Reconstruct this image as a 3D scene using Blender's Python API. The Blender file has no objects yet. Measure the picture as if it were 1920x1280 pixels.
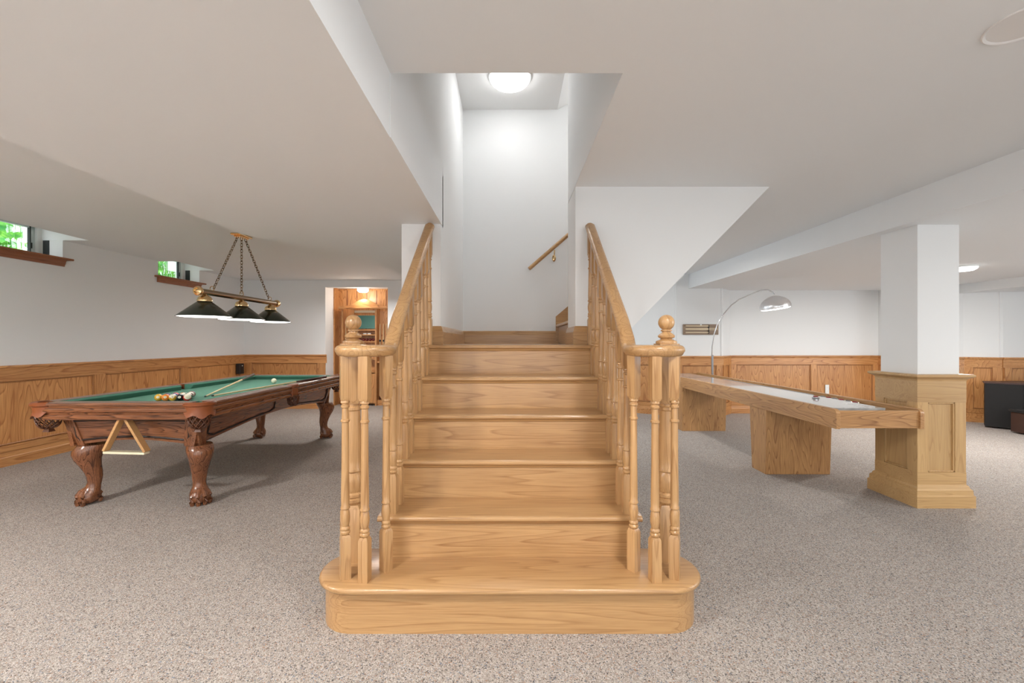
import bpy, bmesh, math, random
from mathutils import Vector, Matrix
random.seed(7)
PI = math.pi
H = 1.205; F = 800.0
# ------------------------------------------------------------------ camera, world, lights, exposure
scn = bpy.context.scene
C = scn.collection
cd = bpy.data.cameras.new('camera'); cam = bpy.data.objects.new('camera', cd); C.objects.link(cam)
cam.location = (0, 0, H); cam.rotation_euler = (PI/2, 0, 0)
cd.sensor_width = 36; cd.lens = 36*F/1920; cd.shift_x = 4/1920; cd.clip_start = .05
scn.camera = cam
scn.view_settings.view_transform = 'Standard'; scn.view_settings.look = 'None'
scn.view_settings.gamma = 1; scn.view_settings.use_curve_mapping = False
scn.view_settings.exposure = 0.6
w = bpy.data.worlds.new('world'); scn.world = w; w.use_nodes = True
bg = w.node_tree.nodes['Background']; bg.inputs[0].default_value = (.86, .93, 1, 1); bg.inputs[1].default_value = 2.2
def area(name, loc, rot, sx, sy, power, col=(1, 1, 1), shape='RECTANGLE'):
    l = bpy.data.lights.new(name, 'AREA'); l.shape = shape; l.size = sx; l.size_y = sy; l.energy = power; l.color = col
    o = bpy.data.objects.new(name, l); C.objects.link(o); o.location = loc; o.rotation_euler = rot; return o
def point(name, loc, power, r=.1, col=(1, 1, 1)):
    l = bpy.data.lights.new(name, 'POINT'); l.energy = power; l.shadow_soft_size = r; l.color = col
    o = bpy.data.objects.new(name, l); C.objects.link(o); o.location = loc; return o
# added cool fill panels behind and right of the camera, no doors there
area('fill_rear', (-.2, -3.8, 1.0), (PI/2+.45, 0, 0), 8.0, 1.8, 66, (.93, .97, 1))
area('fill_side', (8.7, 1.0, 1.3), (PI/2+.3, 0, PI/2), 4.0, 1.6, 75, (.90, .95, 1))
# lamps of the room (one flush fixture, pool lamp, dome, niche light, arc lamp) and added fill lights
FIX_FILL = [(1.75, -1.4, 2.2925), (-3.6, 0.6, 2.305), (-1.3, -1.6, 2.03), (4.9, 1.6, 2.065), (5.2, 4.9, 2.065), (1.7, 5.2, 2.2925), (.75, .75, 2.2925), (-1.15, 0.7, 2.03)]  # only the one right of the pillar is in view; others are added fill
for i, (x, y, z) in enumerate(FIX_FILL):
    area('fixture_or_fill_lamp', (x, y, z-.075), (0, 0, 0), .24, .24, [22, 68, 14, 26, 38, 12, 17, 17][i], (1, .97, .93), 'DISK')
area('dome_lamp', (0, 3.85, 3.49), (0, 0, 0), .3, .3, .3, (1, .99, .98), 'DISK')
point('upper_flight_fill', (1.9, 3.9, 3.7), 16, .15, (1, .98, .96))  # added fill to brighten the stairwell walls, no lamp there
for y in (3.874, 4.405, 4.936):
    point('pool_bulb', (-2.77, y, 1.475), 24, .035, (1, .94, .85))
point('niche_bulb', (-2.75, 7.9, 2.02), 4, .06, (1, .9, .78))
area('rear_room_fill', (-2.3, 6.6, 1.98), (0, 0, 0), .3, .3, 20, (1, .97, .94), 'DISK')  # added fill for the far left of the room, no fixture above it
sun = bpy.data.lights.new('sun', 'SUN'); sun.energy = 5; sun.angle = .05; so = bpy.data.objects.new('sun', sun); C.objects.link(so)
so.rotation_euler = (math.radians(25), math.radians(28), 0)

# ------------------------------------------------------------------ materials
def newmat(name):
    m = bpy.data.materials.new(name); m.use_nodes = True
    return m, m.node_tree.nodes, m.node_tree.links, m.node_tree.nodes['Principled BSDF']
def plain(name, col, rough=.5, metal=0, emit=None, es=0, bump=0, bs=200, coat=0):
    m, n, l, b = newmat(name)
    b.inputs['Base Color'].default_value = (*col, 1); b.inputs['Roughness'].default_value = rough; b.inputs['Metallic'].default_value = metal
    if coat: b.inputs['Coat Weight'].default_value = coat; b.inputs['Coat Roughness'].default_value = .1
    if emit: b.inputs['Emission Color'].default_value = (*emit, 1); b.inputs['Emission Strength'].default_value = es
    tc = n.new('ShaderNodeTexCoord'); nz = n.new('ShaderNodeTexNoise'); nz.inputs['Scale'].default_value = bs
    l.new(tc.outputs['Object'], nz.inputs['Vector'])
    if bump:
        bp = n.new('ShaderNodeBump'); bp.inputs['Strength'].default_value = bump; bp.inputs['Distance'].default_value = .002
        l.new(nz.outputs['Fac'], bp.inputs['Height']); l.new(bp.outputs[0], b.inputs['Normal'])
    else:
        mr = n.new('ShaderNodeMapRange'); mr.inputs[3].default_value = max(0, rough-.03); mr.inputs[4].default_value = rough+.03
        l.new(nz.outputs['Fac'], mr.inputs[0]); l.new(mr.outputs[0], b.inputs['Roughness'])
    return m
def wood(name, light, dark, axis='X', rough=.3, scale=1.0, lines=16, contrast=.55, coat=.25, al=.6, ac=9.0):
    """oak: contour lines of a noise stretched along the grain make the cathedral figure, fine streaks the pores"""
    m, n, l, b = newmat(name)
    tc = n.new('ShaderNodeTexCoord'); oi = n.new('ShaderNodeObjectInfo')
    add = n.new('ShaderNodeVectorMath'); add.operation = 'MULTIPLY_ADD'
    cx = n.new('ShaderNodeCombineXYZ')
    mu = n.new('ShaderNodeMath'); mu.operation = 'MULTIPLY'; mu.inputs[1].default_value = 37.0
    l.new(oi.outputs['Random'], mu.inputs[0])
    for i in range(3): l.new(mu.outputs[0], cx.inputs[i])
    add.inputs[1].default_value = (1, 1, 1); l.new(tc.outputs['Object'], add.inputs[0]); l.new(cx.outputs[0], add.inputs[2])
    def mapped(along, across):
        mp = n.new('ShaderNodeMapping'); s = [across*scale]*3; s['XYZ'.index(axis)] = along*scale
        mp.inputs['Scale'].default_value = s; l.new(add.outputs[0], mp.inputs['Vector']); return mp
    n1 = n.new('ShaderNodeTexNoise'); n1.inputs['Scale'].default_value = 1; n1.inputs['Detail'].default_value = 1.5; n1.inputs['Roughness'].default_value = .35
    l.new(mapped(al, ac).outputs[0], n1.inputs['Vector'])
    m1 = n.new('ShaderNodeMath'); m1.operation = 'MULTIPLY'; m1.inputs[1].default_value = lines; l.new(n1.outputs['Fac'], m1.inputs[0])
    fr = n.new('ShaderNodeMath'); fr.operation = 'FRACT'; l.new(m1.outputs[0], fr.inputs[0])
    n2 = n.new('ShaderNodeTexNoise'); n2.inputs['Scale'].default_value = 1; n2.inputs['Detail'].default_value = 3
    l.new(mapped(6, 260).outputs[0], n2.inputs['Vector'])
    n3 = n.new('ShaderNodeTexNoise'); n3.inputs['Scale'].default_value = 1; n3.inputs['Detail'].default_value = 2
    l.new(mapped(.6, 9).outputs[0], n3.inputs['Vector'])
    r1 = n.new('ShaderNodeValToRGB'); e = r1.color_ramp.elements
    e[0].position = 0; e[0].color = (.05, .05, .05, 1); e[1].position = .75; e[1].color = (.35, .35, .35, 1)
    k = e.new(.92); k.color = (1, 1, 1, 1); k = e.new(1); k.color = (.1, .1, .1, 1)
    l.new(fr.outputs[0], r1.inputs['Fac'])
    r2 = n.new('ShaderNodeMapRange'); r2.inputs[1].default_value = .42; r2.inputs[2].default_value = .72; l.new(n2.outputs['Fac'], r2.inputs[0])
    a = n.new('ShaderNodeMath'); a.operation = 'MULTIPLY'; a.inputs[1].default_value = contrast; l.new(r1.outputs['Color'], a.inputs[0])
    a2 = n.new('ShaderNodeMath'); a2.operation = 'MULTIPLY_ADD'; a2.inputs[1].default_value = .38*contrast/.55; l.new(r2.outputs[0], a2.inputs[0]); l.new(a.outputs[0], a2.inputs[2])
    r3 = n.new('ShaderNodeMapRange'); r3.inputs[1].default_value = .3; r3.inputs[2].default_value = .7; r3.inputs[3].default_value = -.1; r3.inputs[4].default_value = .22
    l.new(n3.outputs['Fac'], r3.inputs[0])
    a3 = n.new('ShaderNodeMath'); a3.operation = 'ADD'; a3.use_clamp = True; l.new(a2.outputs[0], a3.inputs[0]); l.new(r3.outputs[0], a3.inputs[1])
    mx = n.new('ShaderNodeMix'); mx.data_type = 'RGBA'; mx.inputs[6].default_value = (*light, 1); mx.inputs[7].default_value = (*dark, 1)
    l.new(a3.outputs[0], mx.inputs[0])
    hv = n.new('ShaderNodeHueSaturation'); vr = n.new('ShaderNodeMapRange'); vr.inputs[3].default_value = .93; vr.inputs[4].default_value = 1.07
    l.new(oi.outputs['Random'], vr.inputs[0]); l.new(vr.outputs[0], hv.inputs['Value']); l.new(mx.outputs[2], hv.inputs['Color']); l.new(hv.outputs[0], b.inputs['Base Color'])
    b.inputs['Roughness'].default_value = rough; b.inputs['Coat Weight'].default_value = coat; b.inputs['Coat Roughness'].default_value = .22
    bp = n.new('ShaderNodeBump'); bp.inputs['Strength'].default_value = .12; bp.inputs['Distance'].default_value = .001
    l.new(r2.outputs[0], bp.inputs['Height']); l.new(bp.outputs[0], b.inputs['Normal'])
    return m
OAKL, OAKD = (.56, .335, .15), (.31, .15, .055)
M = {}
for ax in 'XYZ':
    M['oak'+ax] = wood('stair_oak_'+ax, OAKL, OAKD, ax, contrast=.55, al=.45, ac=10, lines=14)
    M['wain'+ax] = wood('wainscot_oak_'+ax, (.70, .36, .135), (.39, .15, .045), ax, rough=.38, contrast=.8, al=.85 if ax == 'Z' else .5, ac=6, lines=17)
    M['shuf'+ax] = wood('shuffle_oak_'+ax, (.62, .345, .14), (.27, .115, .04), ax, rough=.4, scale=1.15, lines=20, contrast=.62, al=.8, ac=7)
    M['pill'+ax] = wood('pillar_oak_'+ax, (.62, .40, .18), (.42, .235, .09), ax, rough=.38, contrast=.5)
    M['pool'+ax] = wood('pool_walnut_'+ax, (.30, .115, .048), (.06, .02, .009), ax, rough=.26, scale=1.6, lines=13, contrast=.8, coat=.4)
    M['cherry'+ax] = wood('sill_cherry_'+ax, (.36, .13, .05), (.2, .06, .025), ax, rough=.4)
M['mould'] = wood('moulding_oak', (.46, .21, .075), (.28, .11, .035), 'Z', rough=.38, contrast=.5)
M['wall'] = plain('white_wall_paint', (.84, .855, .86), .75, bump=.05, bs=90)
M['ceil'] = plain('ceiling_paint', (.85, .875, .89), .8, bump=.05, bs=90)
M['white'] = plain('white_plastic', (.85, .87, .86), .4)
M['black'] = plain('black_plastic', (.012, .012, .013), .35)
M['blackw'] = plain('black_wood', (.007, .006, .006), .75)
M['brass'] = plain('polished_brass', (.78, .56, .30), .18, 1)
M['obrass'] = plain('antique_bar_metal', (.33, .25, .17), .26, 1)
M['chrome'] = plain('chrome', (.72, .73, .75), .1, 1)
M['steel'] = plain('brushed_steel', (.35, .35, .36), .3, 1)
M['shade'] = plain('dark_green_enamel', (.015, .022, .014), .25, coat=.3)
M['glow'] = plain('lit_diffuser', (.95, .95, .93), .4, emit=(1, .98, .95), es=4)
M['glowdome'] = plain('lit_opal_glass', (.95, .95, .93), .4, emit=(1, .99, .97), es=3)
M['gloww'] = plain('lit_well_glass', (.95, .95, .93), .4, emit=(1, .99, .98), es=9)
M['shadein'] = plain('white_enamel_inner', (.9, .9, .88), .4)
M['felt'] = plain('green_felt', (.085, .235, .165), .9, bump=.3, bs=900)
M['feltd'] = plain('green_cushion_cloth', (.055, .18, .125), .9, bump=.3, bs=900)
M['leather'] = plain('tan_leather', (.25, .07, .02), .42, bump=.15, bs=300)
M['net'] = plain('brown_net_leather', (.10, .035, .015), .4)
M['glassg'] = plain('green_mirror_glass', (.06, .18, .15), .1, .3)
M['maroon'] = plain('maroon_ball', (.14, .012, .015), .15, coat=.5)
M['ivory'] = plain('ivory_resin', (.82, .76, .55), .18, coat=.5)
M['maple'] = wood('cue_maple', (.78, .62, .36), (.62, .42, .2), 'Y', rough=.25, contrast=.3)
M['cuebutt'] = plain('dark_cue_butt', (.05, .015, .01), .2, coat=.5)
M['score'] = plain('scoreboard_bronze', (.27, .19, .13), .35)
M['scorebar'] = plain('scoreboard_slat', (.62, .50, .34), .4)
M['alu'] = plain('window_aluminium', (.55, .62, .62), .4)
M['dark'] = plain('dark_weatherstrip', (.03, .035, .035), .8, bump=.8, bs=60)
M['puckR'] = plain('red_puck_cap', (.35, .02, .02), .25)
M['specrim'] = plain('white_rim', (.82, .81, .80), .5)
def glass():
    m, n, l, b = newmat('window_glass')
    b.inputs['Base Color'].default_value = (.95, 1, .98, 1); b.inputs['Roughness'].default_value = 0.0
    b.inputs['Transmission Weight'].default_value = 1; b.inputs['IOR'].default_value = 1.05
    b.inputs['Alpha'].default_value = .25
    return m
M['glass'] = glass()
def carpet():
    m, n, l, b = newmat('speckled_loop_carpet')
    tc = n.new('ShaderNodeTexCoord')
    v = n.new('ShaderNodeTexVoronoi'); v.inputs['Scale'].default_value = 250; l.new(tc.outputs['Object'], v.inputs['Vector'])
    sp = n.new('ShaderNodeSeparateColor'); l.new(v.outputs['Color'], sp.inputs[0])
    r = n.new('ShaderNodeValToRGB'); r.color_ramp.interpolation = 'CONSTANT'; e = r.color_ramp.elements
    cols = [(0, (.36, .315, .28)), (.34, (.47, .42, .38)), (.60, (.29, .245, .21)), (.74, (.55, .51, .47)), (.86, (.10, .09, .085)), (.93, (.20, .23, .28)), (.965, (.36, .22, .15))]
    e[0].color = (*cols[0][1], 1); e[1].position = cols[1][0]; e[1].color = (*cols[1][1], 1)
    for p, c in cols[2:]: k = e.new(p); k.color = (*c, 1)
    l.new(sp.outputs[0], r.inputs['Fac'])
    nz = n.new('ShaderNodeTexNoise'); nz.inputs['Scale'].default_value = 1.7; nz.inputs['Detail'].default_value = 4; l.new(tc.outputs['Object'], nz.inputs['Vector'])
    mr = n.new('ShaderNodeMapRange'); mr.inputs[3].default_value = .9; mr.inputs[4].default_value = 1.1; l.new(nz.outputs['Fac'], mr.inputs[0])
    mx = n.new('ShaderNodeMix'); mx.data_type = 'RGBA'; mx.blend_type = 'MULTIPLY'; mx.inputs[0].default_value = 1
    l.new(r.outputs['Color'], mx.inputs[6]); l.new(mr.outputs[0], mx.inputs[7]); l.new(mx.outputs[2], b.inputs['Base Color'])
    b.inputs['Roughness'].default_value = .95
    bp = n.new('ShaderNodeBump'); bp.inputs['Strength'].default_value = .7; bp.inputs['Distance'].default_value = .004; bp.invert = True
    l.new(v.outputs['Distance'], bp.inputs['Height']); l.new(bp.outputs[0], b.inputs['Normal'])
    return m
M['carpet'] = carpet()
def leafmat():
    m, n, l, b = newmat('leaf_green')
    tc = n.new('ShaderNodeTexCoord'); nz = n.new('ShaderNodeTexNoise'); nz.inputs['Scale'].default_value = 9
    l.new(tc.outputs['Object'], nz.inputs['Vector'])
    r = n.new('ShaderNodeValToRGB'); r.color_ramp.elements[0].position = .35; r.color_ramp.elements[0].color = (.04, .28, .06, 1)
    r.color_ramp.elements[1].position = .65; r.color_ramp.elements[1].color = (.30, .62, .10, 1)
    l.new(nz.outputs['Fac'], r.inputs['Fac']); l.new(r.outputs['Color'], b.inputs['Base Color']); b.inputs['Roughness'].default_value = .5
    b.inputs['Subsurface Weight'].default_value = 0
    tr = n.new('ShaderNodeBsdfTranslucent'); l.new(r.outputs['Color'], tr.inputs['Color'])
    ms = n.new('ShaderNodeMixShader'); ms.inputs[0].default_value = .5
    l.new(b.outputs[0], ms.inputs[1]); l.new(tr.outputs[0], ms.inputs[2]); l.new(ms.outputs[0], n['Material Output'].inputs['Surface'])
    return m
M['leaf'] = leafmat()

# ------------------------------------------------------------------ mesh helpers
def tag(o, label=None, cat=None, group=None, kind=None):
    if label: o['label'] = label
    if cat: o['category'] = cat
    if group: o['group'] = group
    if kind: o['kind'] = kind
    return o
def obj(name, bm, mat, parent=None, bevel=0, smooth=False, local=False):
    """link bm as one mesh; bm is in world coordinates unless local (then in the parent's)"""
    bmesh.ops.recalc_face_normals(bm, faces=bm.faces)
    me = bpy.data.meshes.new(name); bm.to_mesh(me); bm.free()
    if smooth:
        for p in me.polygons: p.use_smooth = True
        try: me.set_sharp_from_angle(angle=math.radians(40))
        except Exception: pass
    me.materials.append(M[mat] if isinstance(mat, str) else mat)
    o = bpy.data.objects.new(name, me); C.objects.link(o)
    if parent:
        o.parent = parent
        if not local:
            off = Vector((0, 0, 0)); q = parent
            while q: off += q.location; q = q.parent
            me.transform(Matrix.Translation(-off))
    if bevel:
        md = o.modifiers.new('bevel', 'BEVEL'); md.width = bevel; md.segments = 2; md.limit_method = 'ANGLE'
    return o
def thing(name, loc, label, cat, group=None, rz=0):
    o = bpy.data.objects.new(name, None); C.objects.link(o); o.location = loc; o.rotation_euler = (0, 0, rz)
    o.empty_display_size = .1
    return tag(o, label, cat, group)
def struct(name, bm, mat, parent=None, **k):
    o = obj(name, bm, mat, parent, **k)
    if not parent: o['kind'] = 'structure'
    return o
def B(): return bmesh.new()
def box(bm, x0, x1, y0, y1, z0, z1, fr=None):
    P = [(x, y, z) for z in (z0, z1) for y in (y0, y1) for x in (x0, x1)]
    if fr: P = [fr(*p) for p in P]
    v = [bm.verts.new(p) for p in P]
    for f in ((0, 2, 3, 1), (4, 5, 7, 6), (0, 1, 5, 4), (2, 6, 7, 3), (0, 4, 6, 2), (1, 3, 7, 5)): bm.faces.new([v[i] for i in f])
    return bm
def hexa(bm, lo, hi):
    """8 corners: lo 4 pts loop, hi 4 pts loop"""
    a = [bm.verts.new(p) for p in lo]; b = [bm.verts.new(p) for p in hi]; n = len(a)
    bm.faces.new(a[::-1]); bm.faces.new(b)
    for i in range(n): bm.faces.new((a[i], a[(i+1) % n], b[(i+1) % n], b[i]))
    return bm
def prism(bm, poly, lo, hi, plane='XY'):
    def p3(u, v, w): return {'XY': (u, v, w), 'XZ': (u, w, v), 'YZ': (w, u, v)}[plane]
    return hexa(bm, [p3(u, v, lo) for u, v in poly], [p3(u, v, hi) for u, v in poly])
def lathe(bm, prof, cx=0, cy=0, seg=20, z0=0, mat=None):
    """prof: (r, z)"""
    rings = []
    for r, z in prof:
        rings.append([bm.verts.new(((cx+r*math.cos(2*PI*i/seg)), cy+r*math.sin(2*PI*i/seg), z0+z)) for i in range(seg)])
    for a, b in zip(rings, rings[1:]):
        for i in range(seg): bm.faces.new((a[i], a[(i+1) % seg], b[(i+1) % seg], b[i]))
    if prof[0][0] > 1e-4: bm.faces.new(rings[0][::-1])
    if prof[-1][0] > 1e-4: bm.faces.new(rings[-1])
    if mat: bmesh.ops.transform(bm, matrix=mat, verts=[v for r in rings for v in r])
    return bm
def sweep(bm, path, prof, up=Vector((0, 0, 1)), cap=True):
    """prof: closed list of (side, up)"""
    P = [Vector(p) for p in path]; rings = []
    for i, p in enumerate(P):
        t = (P[min(i+1, len(P)-1)]-P[max(i-1, 0)]).normalized()
        s = t.cross(up)
        if s.length < 1e-4: s = t.cross(Vector((0, 1, 0)))
        s.normalize(); u = s.cross(t).normalized()
        k = 1.0
        if 0 < i < len(P)-1:
            a = (P[i]-P[i-1]).normalized(); c = a.dot((P[i+1]-P[i]).normalized()); k = 1/max(.6, math.sqrt(max(0, (1+c)/2)))
        rings.append([bm.verts.new(p+s*a_*1+u*b_*k) for a_, b_ in prof])
    n = len(prof)
    for a, b in zip(rings, rings[1:]):
        for i in range(n): bm.faces.new((a[i], a[(i+1) % n], b[(i+1) % n], b[i]))
    if cap: bm.faces.new(rings[0][::-1]); bm.faces.new(rings[-1])
    return bm
def circ(r, n=10, ry=None): return [(r*math.cos(2*PI*i/n), (ry or r)*math.sin(2*PI*i/n)) for i in range(n)]
def tube(bm, path, r, n=8): return sweep(bm, path, circ(r, n))
def taper(bm, a, b, ra, rb, n=10):
    a = Vector(a); b = Vector(b); t = (b-a).normalized(); s = t.cross(Vector((0, 0, 1)))
    if s.length < 1e-4: s = Vector((1, 0, 0))
    s.normalize(); u = s.cross(t)
    R = [[bm.verts.new(p+s*r*math.cos(2*PI*i/n)+u*r*math.sin(2*PI*i/n)) for i in range(n)] for p, r in ((a, ra), (b, rb))]
    for i in range(n): bm.faces.new((R[0][i], R[0][(i+1) % n], R[1][(i+1) % n], R[1][i]))
    bm.faces.new(R[0][::-1]); bm.faces.new(R[1]); return bm
def ball(bm, c, r, u=20, v=12, s=(1, 1, 1)):
    g = bmesh.ops.create_uvsphere(bm, u_segments=u, v_segments=v, radius=r)
    for q in g['verts']: q.co = Vector((q.co.x*s[0], q.co.y*s[1], q.co.z*s[2]))+Vector(c)
    return bm

# ------------------------------------------------------------------ frames of the walls: (s along, n into the room, z)
def frame(p0, p1):
    d = Vector((p1[0]-p0[0], p1[1]-p0[1])).normalized(); L = (Vector(p1)-Vector(p0)).length
    nr = Vector((d.y, -d.x))          # right-hand side of p0->p1
    return (lambda s, n, z: (p0[0]+d.x*s+nr.x*n, p0[1]+d.y*s+nr.y*n, z)), L
YW = 3.0; ZC = 2.2925; ZL2 = 2.305; ZL1 = 2.03; ZR = 2.065; YB = 7.67
SX0, SX1 = -.485, .461           # stairwell sides
ZU = 3.60; YS = 4.41
LP0 = (-4.88-.02786*8.08, -4.0); LP1 = (-4.78, YB)
FL, LL = frame(LP0, LP1)
def LS(Y): return (Y+4.0)*math.sqrt(1+.02786**2)
WIN = [(3.80, 4.642), (5.86, 6.61)]; ZS = 2.09

# ------------------------------------------------------------------ floor, ceilings
bm = B(); box(bm, -6.0, 9.2, -4.3, 9.0, -.1, 0); struct('floor', bm, 'carpet')
bm = B()
prism(bm, [(-2.066, -4.2), (SX0, -4.2), (SX0, YW+.1), (-.70, YW+.1), (-.70, 8), (-1.382, 8), (-1.382, 4.285), (-2.066, 3.28)], ZL1, ZL2+.1)
struct('ceiling', bm, 'ceil')
bm = B()
XC = -4.58
box(bm, XC, -.6, -4.2, 7.8, ZL2, ZL2+.12)
ys = [-4.2]+[y for wv in WIN for y in wv]+[7.8]
for a, b in zip(ys[::2], ys[1::2]): box(bm, -5.3, XC+.002, a, b, ZL2, 2.64)
for a, b in WIN:      # the ceiling slopes up to the top of each window
    hexa(bm, [(XC, a, ZL2), (XC, b, ZL2), (-5.25, b, 2.52), (-5.25, a, 2.52)], [(XC, a, ZL2+.1), (XC, b, ZL2+.1), (-5.25, b, 2.62), (-5.25, a, 2.62)])
struct('ceiling', bm, 'ceil')
bm = B()
box(bm, SX0, 2.95, -4.2, 1.73, ZC, ZC+.2); box(bm, SX1, 2.95, 1.73, YW+.3, ZC, ZC+.2); box(bm, 1.845, 2.95, YW+.3, YS+.1, ZC, ZC+.2); box(bm, SX1, 2.95, YS+.1, 9, ZC, ZC+.2)
box(bm, 2.9, 9.2, -4.2, 9, ZR, ZC+.2)
struct('ceiling', bm, 'ceil')
# stairwell above: upper ceiling and slope over the second flight
bm = B()
box(bm, SX0-.1, SX1+.03, 1.7, YS+.1, ZU, ZU+.1)
hexa(bm, [(SX1+.03, 1.7, ZU), (3.4, 1.7, ZU+1.6), (3.4, 4.5, ZU+1.6), (SX1+.03, 4.5, ZU)], [(SX1+.03, 1.7, ZU+.1), (3.4, 1.7, ZU+1.7), (3.4, 4.5, ZU+1.7), (SX1+.03, 4.5, ZU+.1)])
struct('ceiling', bm, 'wall')
# ------------------------------------------------------------------ walls
bm = B()
prevs = 0
for a, b in WIN:
    box(bm, prevs, LS(a), -.38, 0, 0, 2.62, FL); box(bm, LS(a), LS(b), -.38, 0, 0, ZS, FL); prevs = LS(b)
box(bm, prevs, LL+.1, -.38, 0, 0, 2.62, FL)
struct('wall_left', bm, 'wall')
bm = B()
NX0, NX1, NZ = -3.317, -2.195, 2.18
box(bm, -5.2, NX0, YB, YB+.12, 0, 2.6); box(bm, NX1, -.6, YB, YB+.12, 0, 2.6); box(bm, NX0, NX1, YB, YB+.12, NZ, 2.6)
# niche sides, ceiling and end
box(bm, NX0-.1, NX0, YB+.12, 8.6, 0, 2.5); box(bm, NX1, NX1+.1, YB+.12, 8.6, 0, 2.5); box(bm, NX0-.1, NX1+.1, YB+.12, 8.6, 2.22, 2.4)
box(bm, NX0-.1, NX1+.1, 8.5, 8.6, 0, 2.4)
struct('wall_back', bm, 'wall')
# stairwell walls
bm = B()
box(bm, -.761, SX0, YW, 8, 0, ZU+.1)                # left wing and the long wall behind it
box(bm, SX0-.12, SX0+.003, 1.725, YW+.05, ZL1+.001, ZU+.1)     # left side of the well above the bulkhead
struct('wall_stair_left', bm, 'wall')
bm = B()
box(bm, -.6, .70, YS, YS+.12, .3, 5.3); prism(bm, [(.699, 1.16), (1.845, ZC+.03), (3.5, ZC+.03), (3.5, 5.3), (.699, 5.3)], YS, YS+.12, 'XZ')
# right wing: front face with the 45 degree edge of the flight above
prism(bm, [(SX1, 1.0), (.70, 1.0), (.70, 1.14), (1.845, ZC+.02), (1.845, 2.5), (SX1, 2.5)], YW, YW+.383, 'XZ')
box(bm, SX1, .70, YW, YS, 0, 1.0)
box(bm, -.6, .70, YW+.02, YW+.1, 0, 1.0)
box(bm, SX1-.003, SX1+.12, 1.725, YW+.36, ZC+.001, ZU+1.6); box(bm, -.5, SX1+.1, 1.62, 1.733, ZC+.002, ZU+.1)
box(bm, SX1+.1, 3.5, YW+.25, YW+.383, ZC+.02, 5.3)
box(bm, 3.4, 3.5, 1.6, YS, ZC+.1, 5.3)
# soffit under the second flight
hexa(bm, [(.70, YW+.38, 1.14), (1.845, YW+.38, ZC+.02), (1.845, YS+.1, ZC+.02), (.70, YS+.1, 1.14)], [(.70, YW+.38, 1.2), (1.845, YW+.38, ZC+.08), (1.845, YS+.1, ZC+.08), (.70, YS+.1, 1.2)])
struct('wall_stair_right', bm, 'wall')
# far right walls, a chain of segments (room on the right of the direction of travel)
CH = [(-.6, 7.75), (1.2, 7.75), (2.69, 6.92), (3.44, 6.92), (3.70, 7.18), (6.2, 7.18), (6.2, 6.55), (6.85, 6.45), (7.22, 6.27), (9.0, 6.15)]
bm = B()
for a, b in zip(CH, CH[1:]):
    fr, L = frame(a, b)
    box(bm, -.02, L+.02, -.12, 0, 0, 2.6, fr)
struct('wall_far', bm, 'wall')
bm = B(); box(bm, 9.0, 9.12, -4.3, 6.4, 0, 2.5); struct('wall_right', bm, 'wall')
bm = B(); box(bm, -5.6, 9.2, -4.3, -4.2, 0, 2.6); struct('wall_rear', bm, 'wall')
# bulkhead along the far right wall
bm = B()
box(bm, 6.8, 9.05, 2.0, 6.7, 1.935, ZR+.01)
struct('ceiling', bm, 'ceil')

# ------------------------------------------------------------------ wainscot
CAPP = [(0, .925), (.029, .925), (.031, .938), (.034, .948), (.045, .952), (.045, .966), (.036, .972), (0, .972)]
BASEP = [(0, 0), (.030, 0), (.030, .085), (.026, .092), (.022, .130), (.028, .142), (.029, .172), (.029, .200), (0, .202)]
def run(bm, prof, fr, s0, s1, ext0=0, ext1=0):
    lo = [fr(s0-ext0*n, n, z) for n, z in prof]; hi = [fr(s1+ext1*n, n, z) for n, z in prof]
    return hexa(bm, lo, hi)
def wainscot(idx, side, p0, p1, stiles, mat='wain', s_ax='X', e0=0, e1=0, topz=.82, w_=.13):
    fr, L = frame(p0, p1)
    bm = B(); box(bm, 0, L, 0, .008, .02, .93, fr); root = struct('trim_%d' % idx, bm, mat+'Z')
    for a, b in zip(stiles, stiles[1:]):      # bead moulding round every panel field
        bm = B(); a_, b_ = a+w_/2, b-w_/2
        if b_-a_ < .05: continue
        for q in ((a_, a_+.014, .205, topz), (b_-.014, b_, .205, topz), (a_, b_, topz-.014, topz), (a_, b_, .205, .219)):
            box(bm, q[0], q[1], .008, .020, q[2], q[3], fr)
        obj('panel_moulding', bm, 'mould', root, bevel=.005)
    bm = B(); box(bm, -e0*.028, L+e1*.028, .004, .028, topz, .94, fr); obj('top_rail', bm, mat+s_ax, root)
    for s in stiles:
        bm = B(); box(bm, max(-e0*.0275, s-w_/2), min(L+e1*.0275, s+w_/2), .004, .0275, .15, topz, fr); obj('stile', bm, mat+'Z', root, bevel=.002)
    bm = B(); run(bm, CAPP, fr, 0, L, e0, e1); obj('cap_moulding', bm, mat+s_ax, root)
    bm = B(); run(bm, BASEP, fr, 0, L, e0, e1); struct('baseboard_%s' % side, bm, mat+s_ax)
    return root
wainscot(1, 'left', LP0, LP1, [LS(y) for y in (-3.9, -2.6, -1.34, -.07, 1.2, 2.46, 3.73, 5.03, 6.29, 7.6)], 'wain', 'Y')
wainscot(2, 'back', (-4.78, YB), (NX0, YB), [.08, 1.40], 'wain', 'X', 0, 1, w_=.14)
wainscot(3, 'back', (NX1, YB), (-.761, YB), [.06, 1.37], 'wain', 'X', 1)
k = 4
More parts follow.
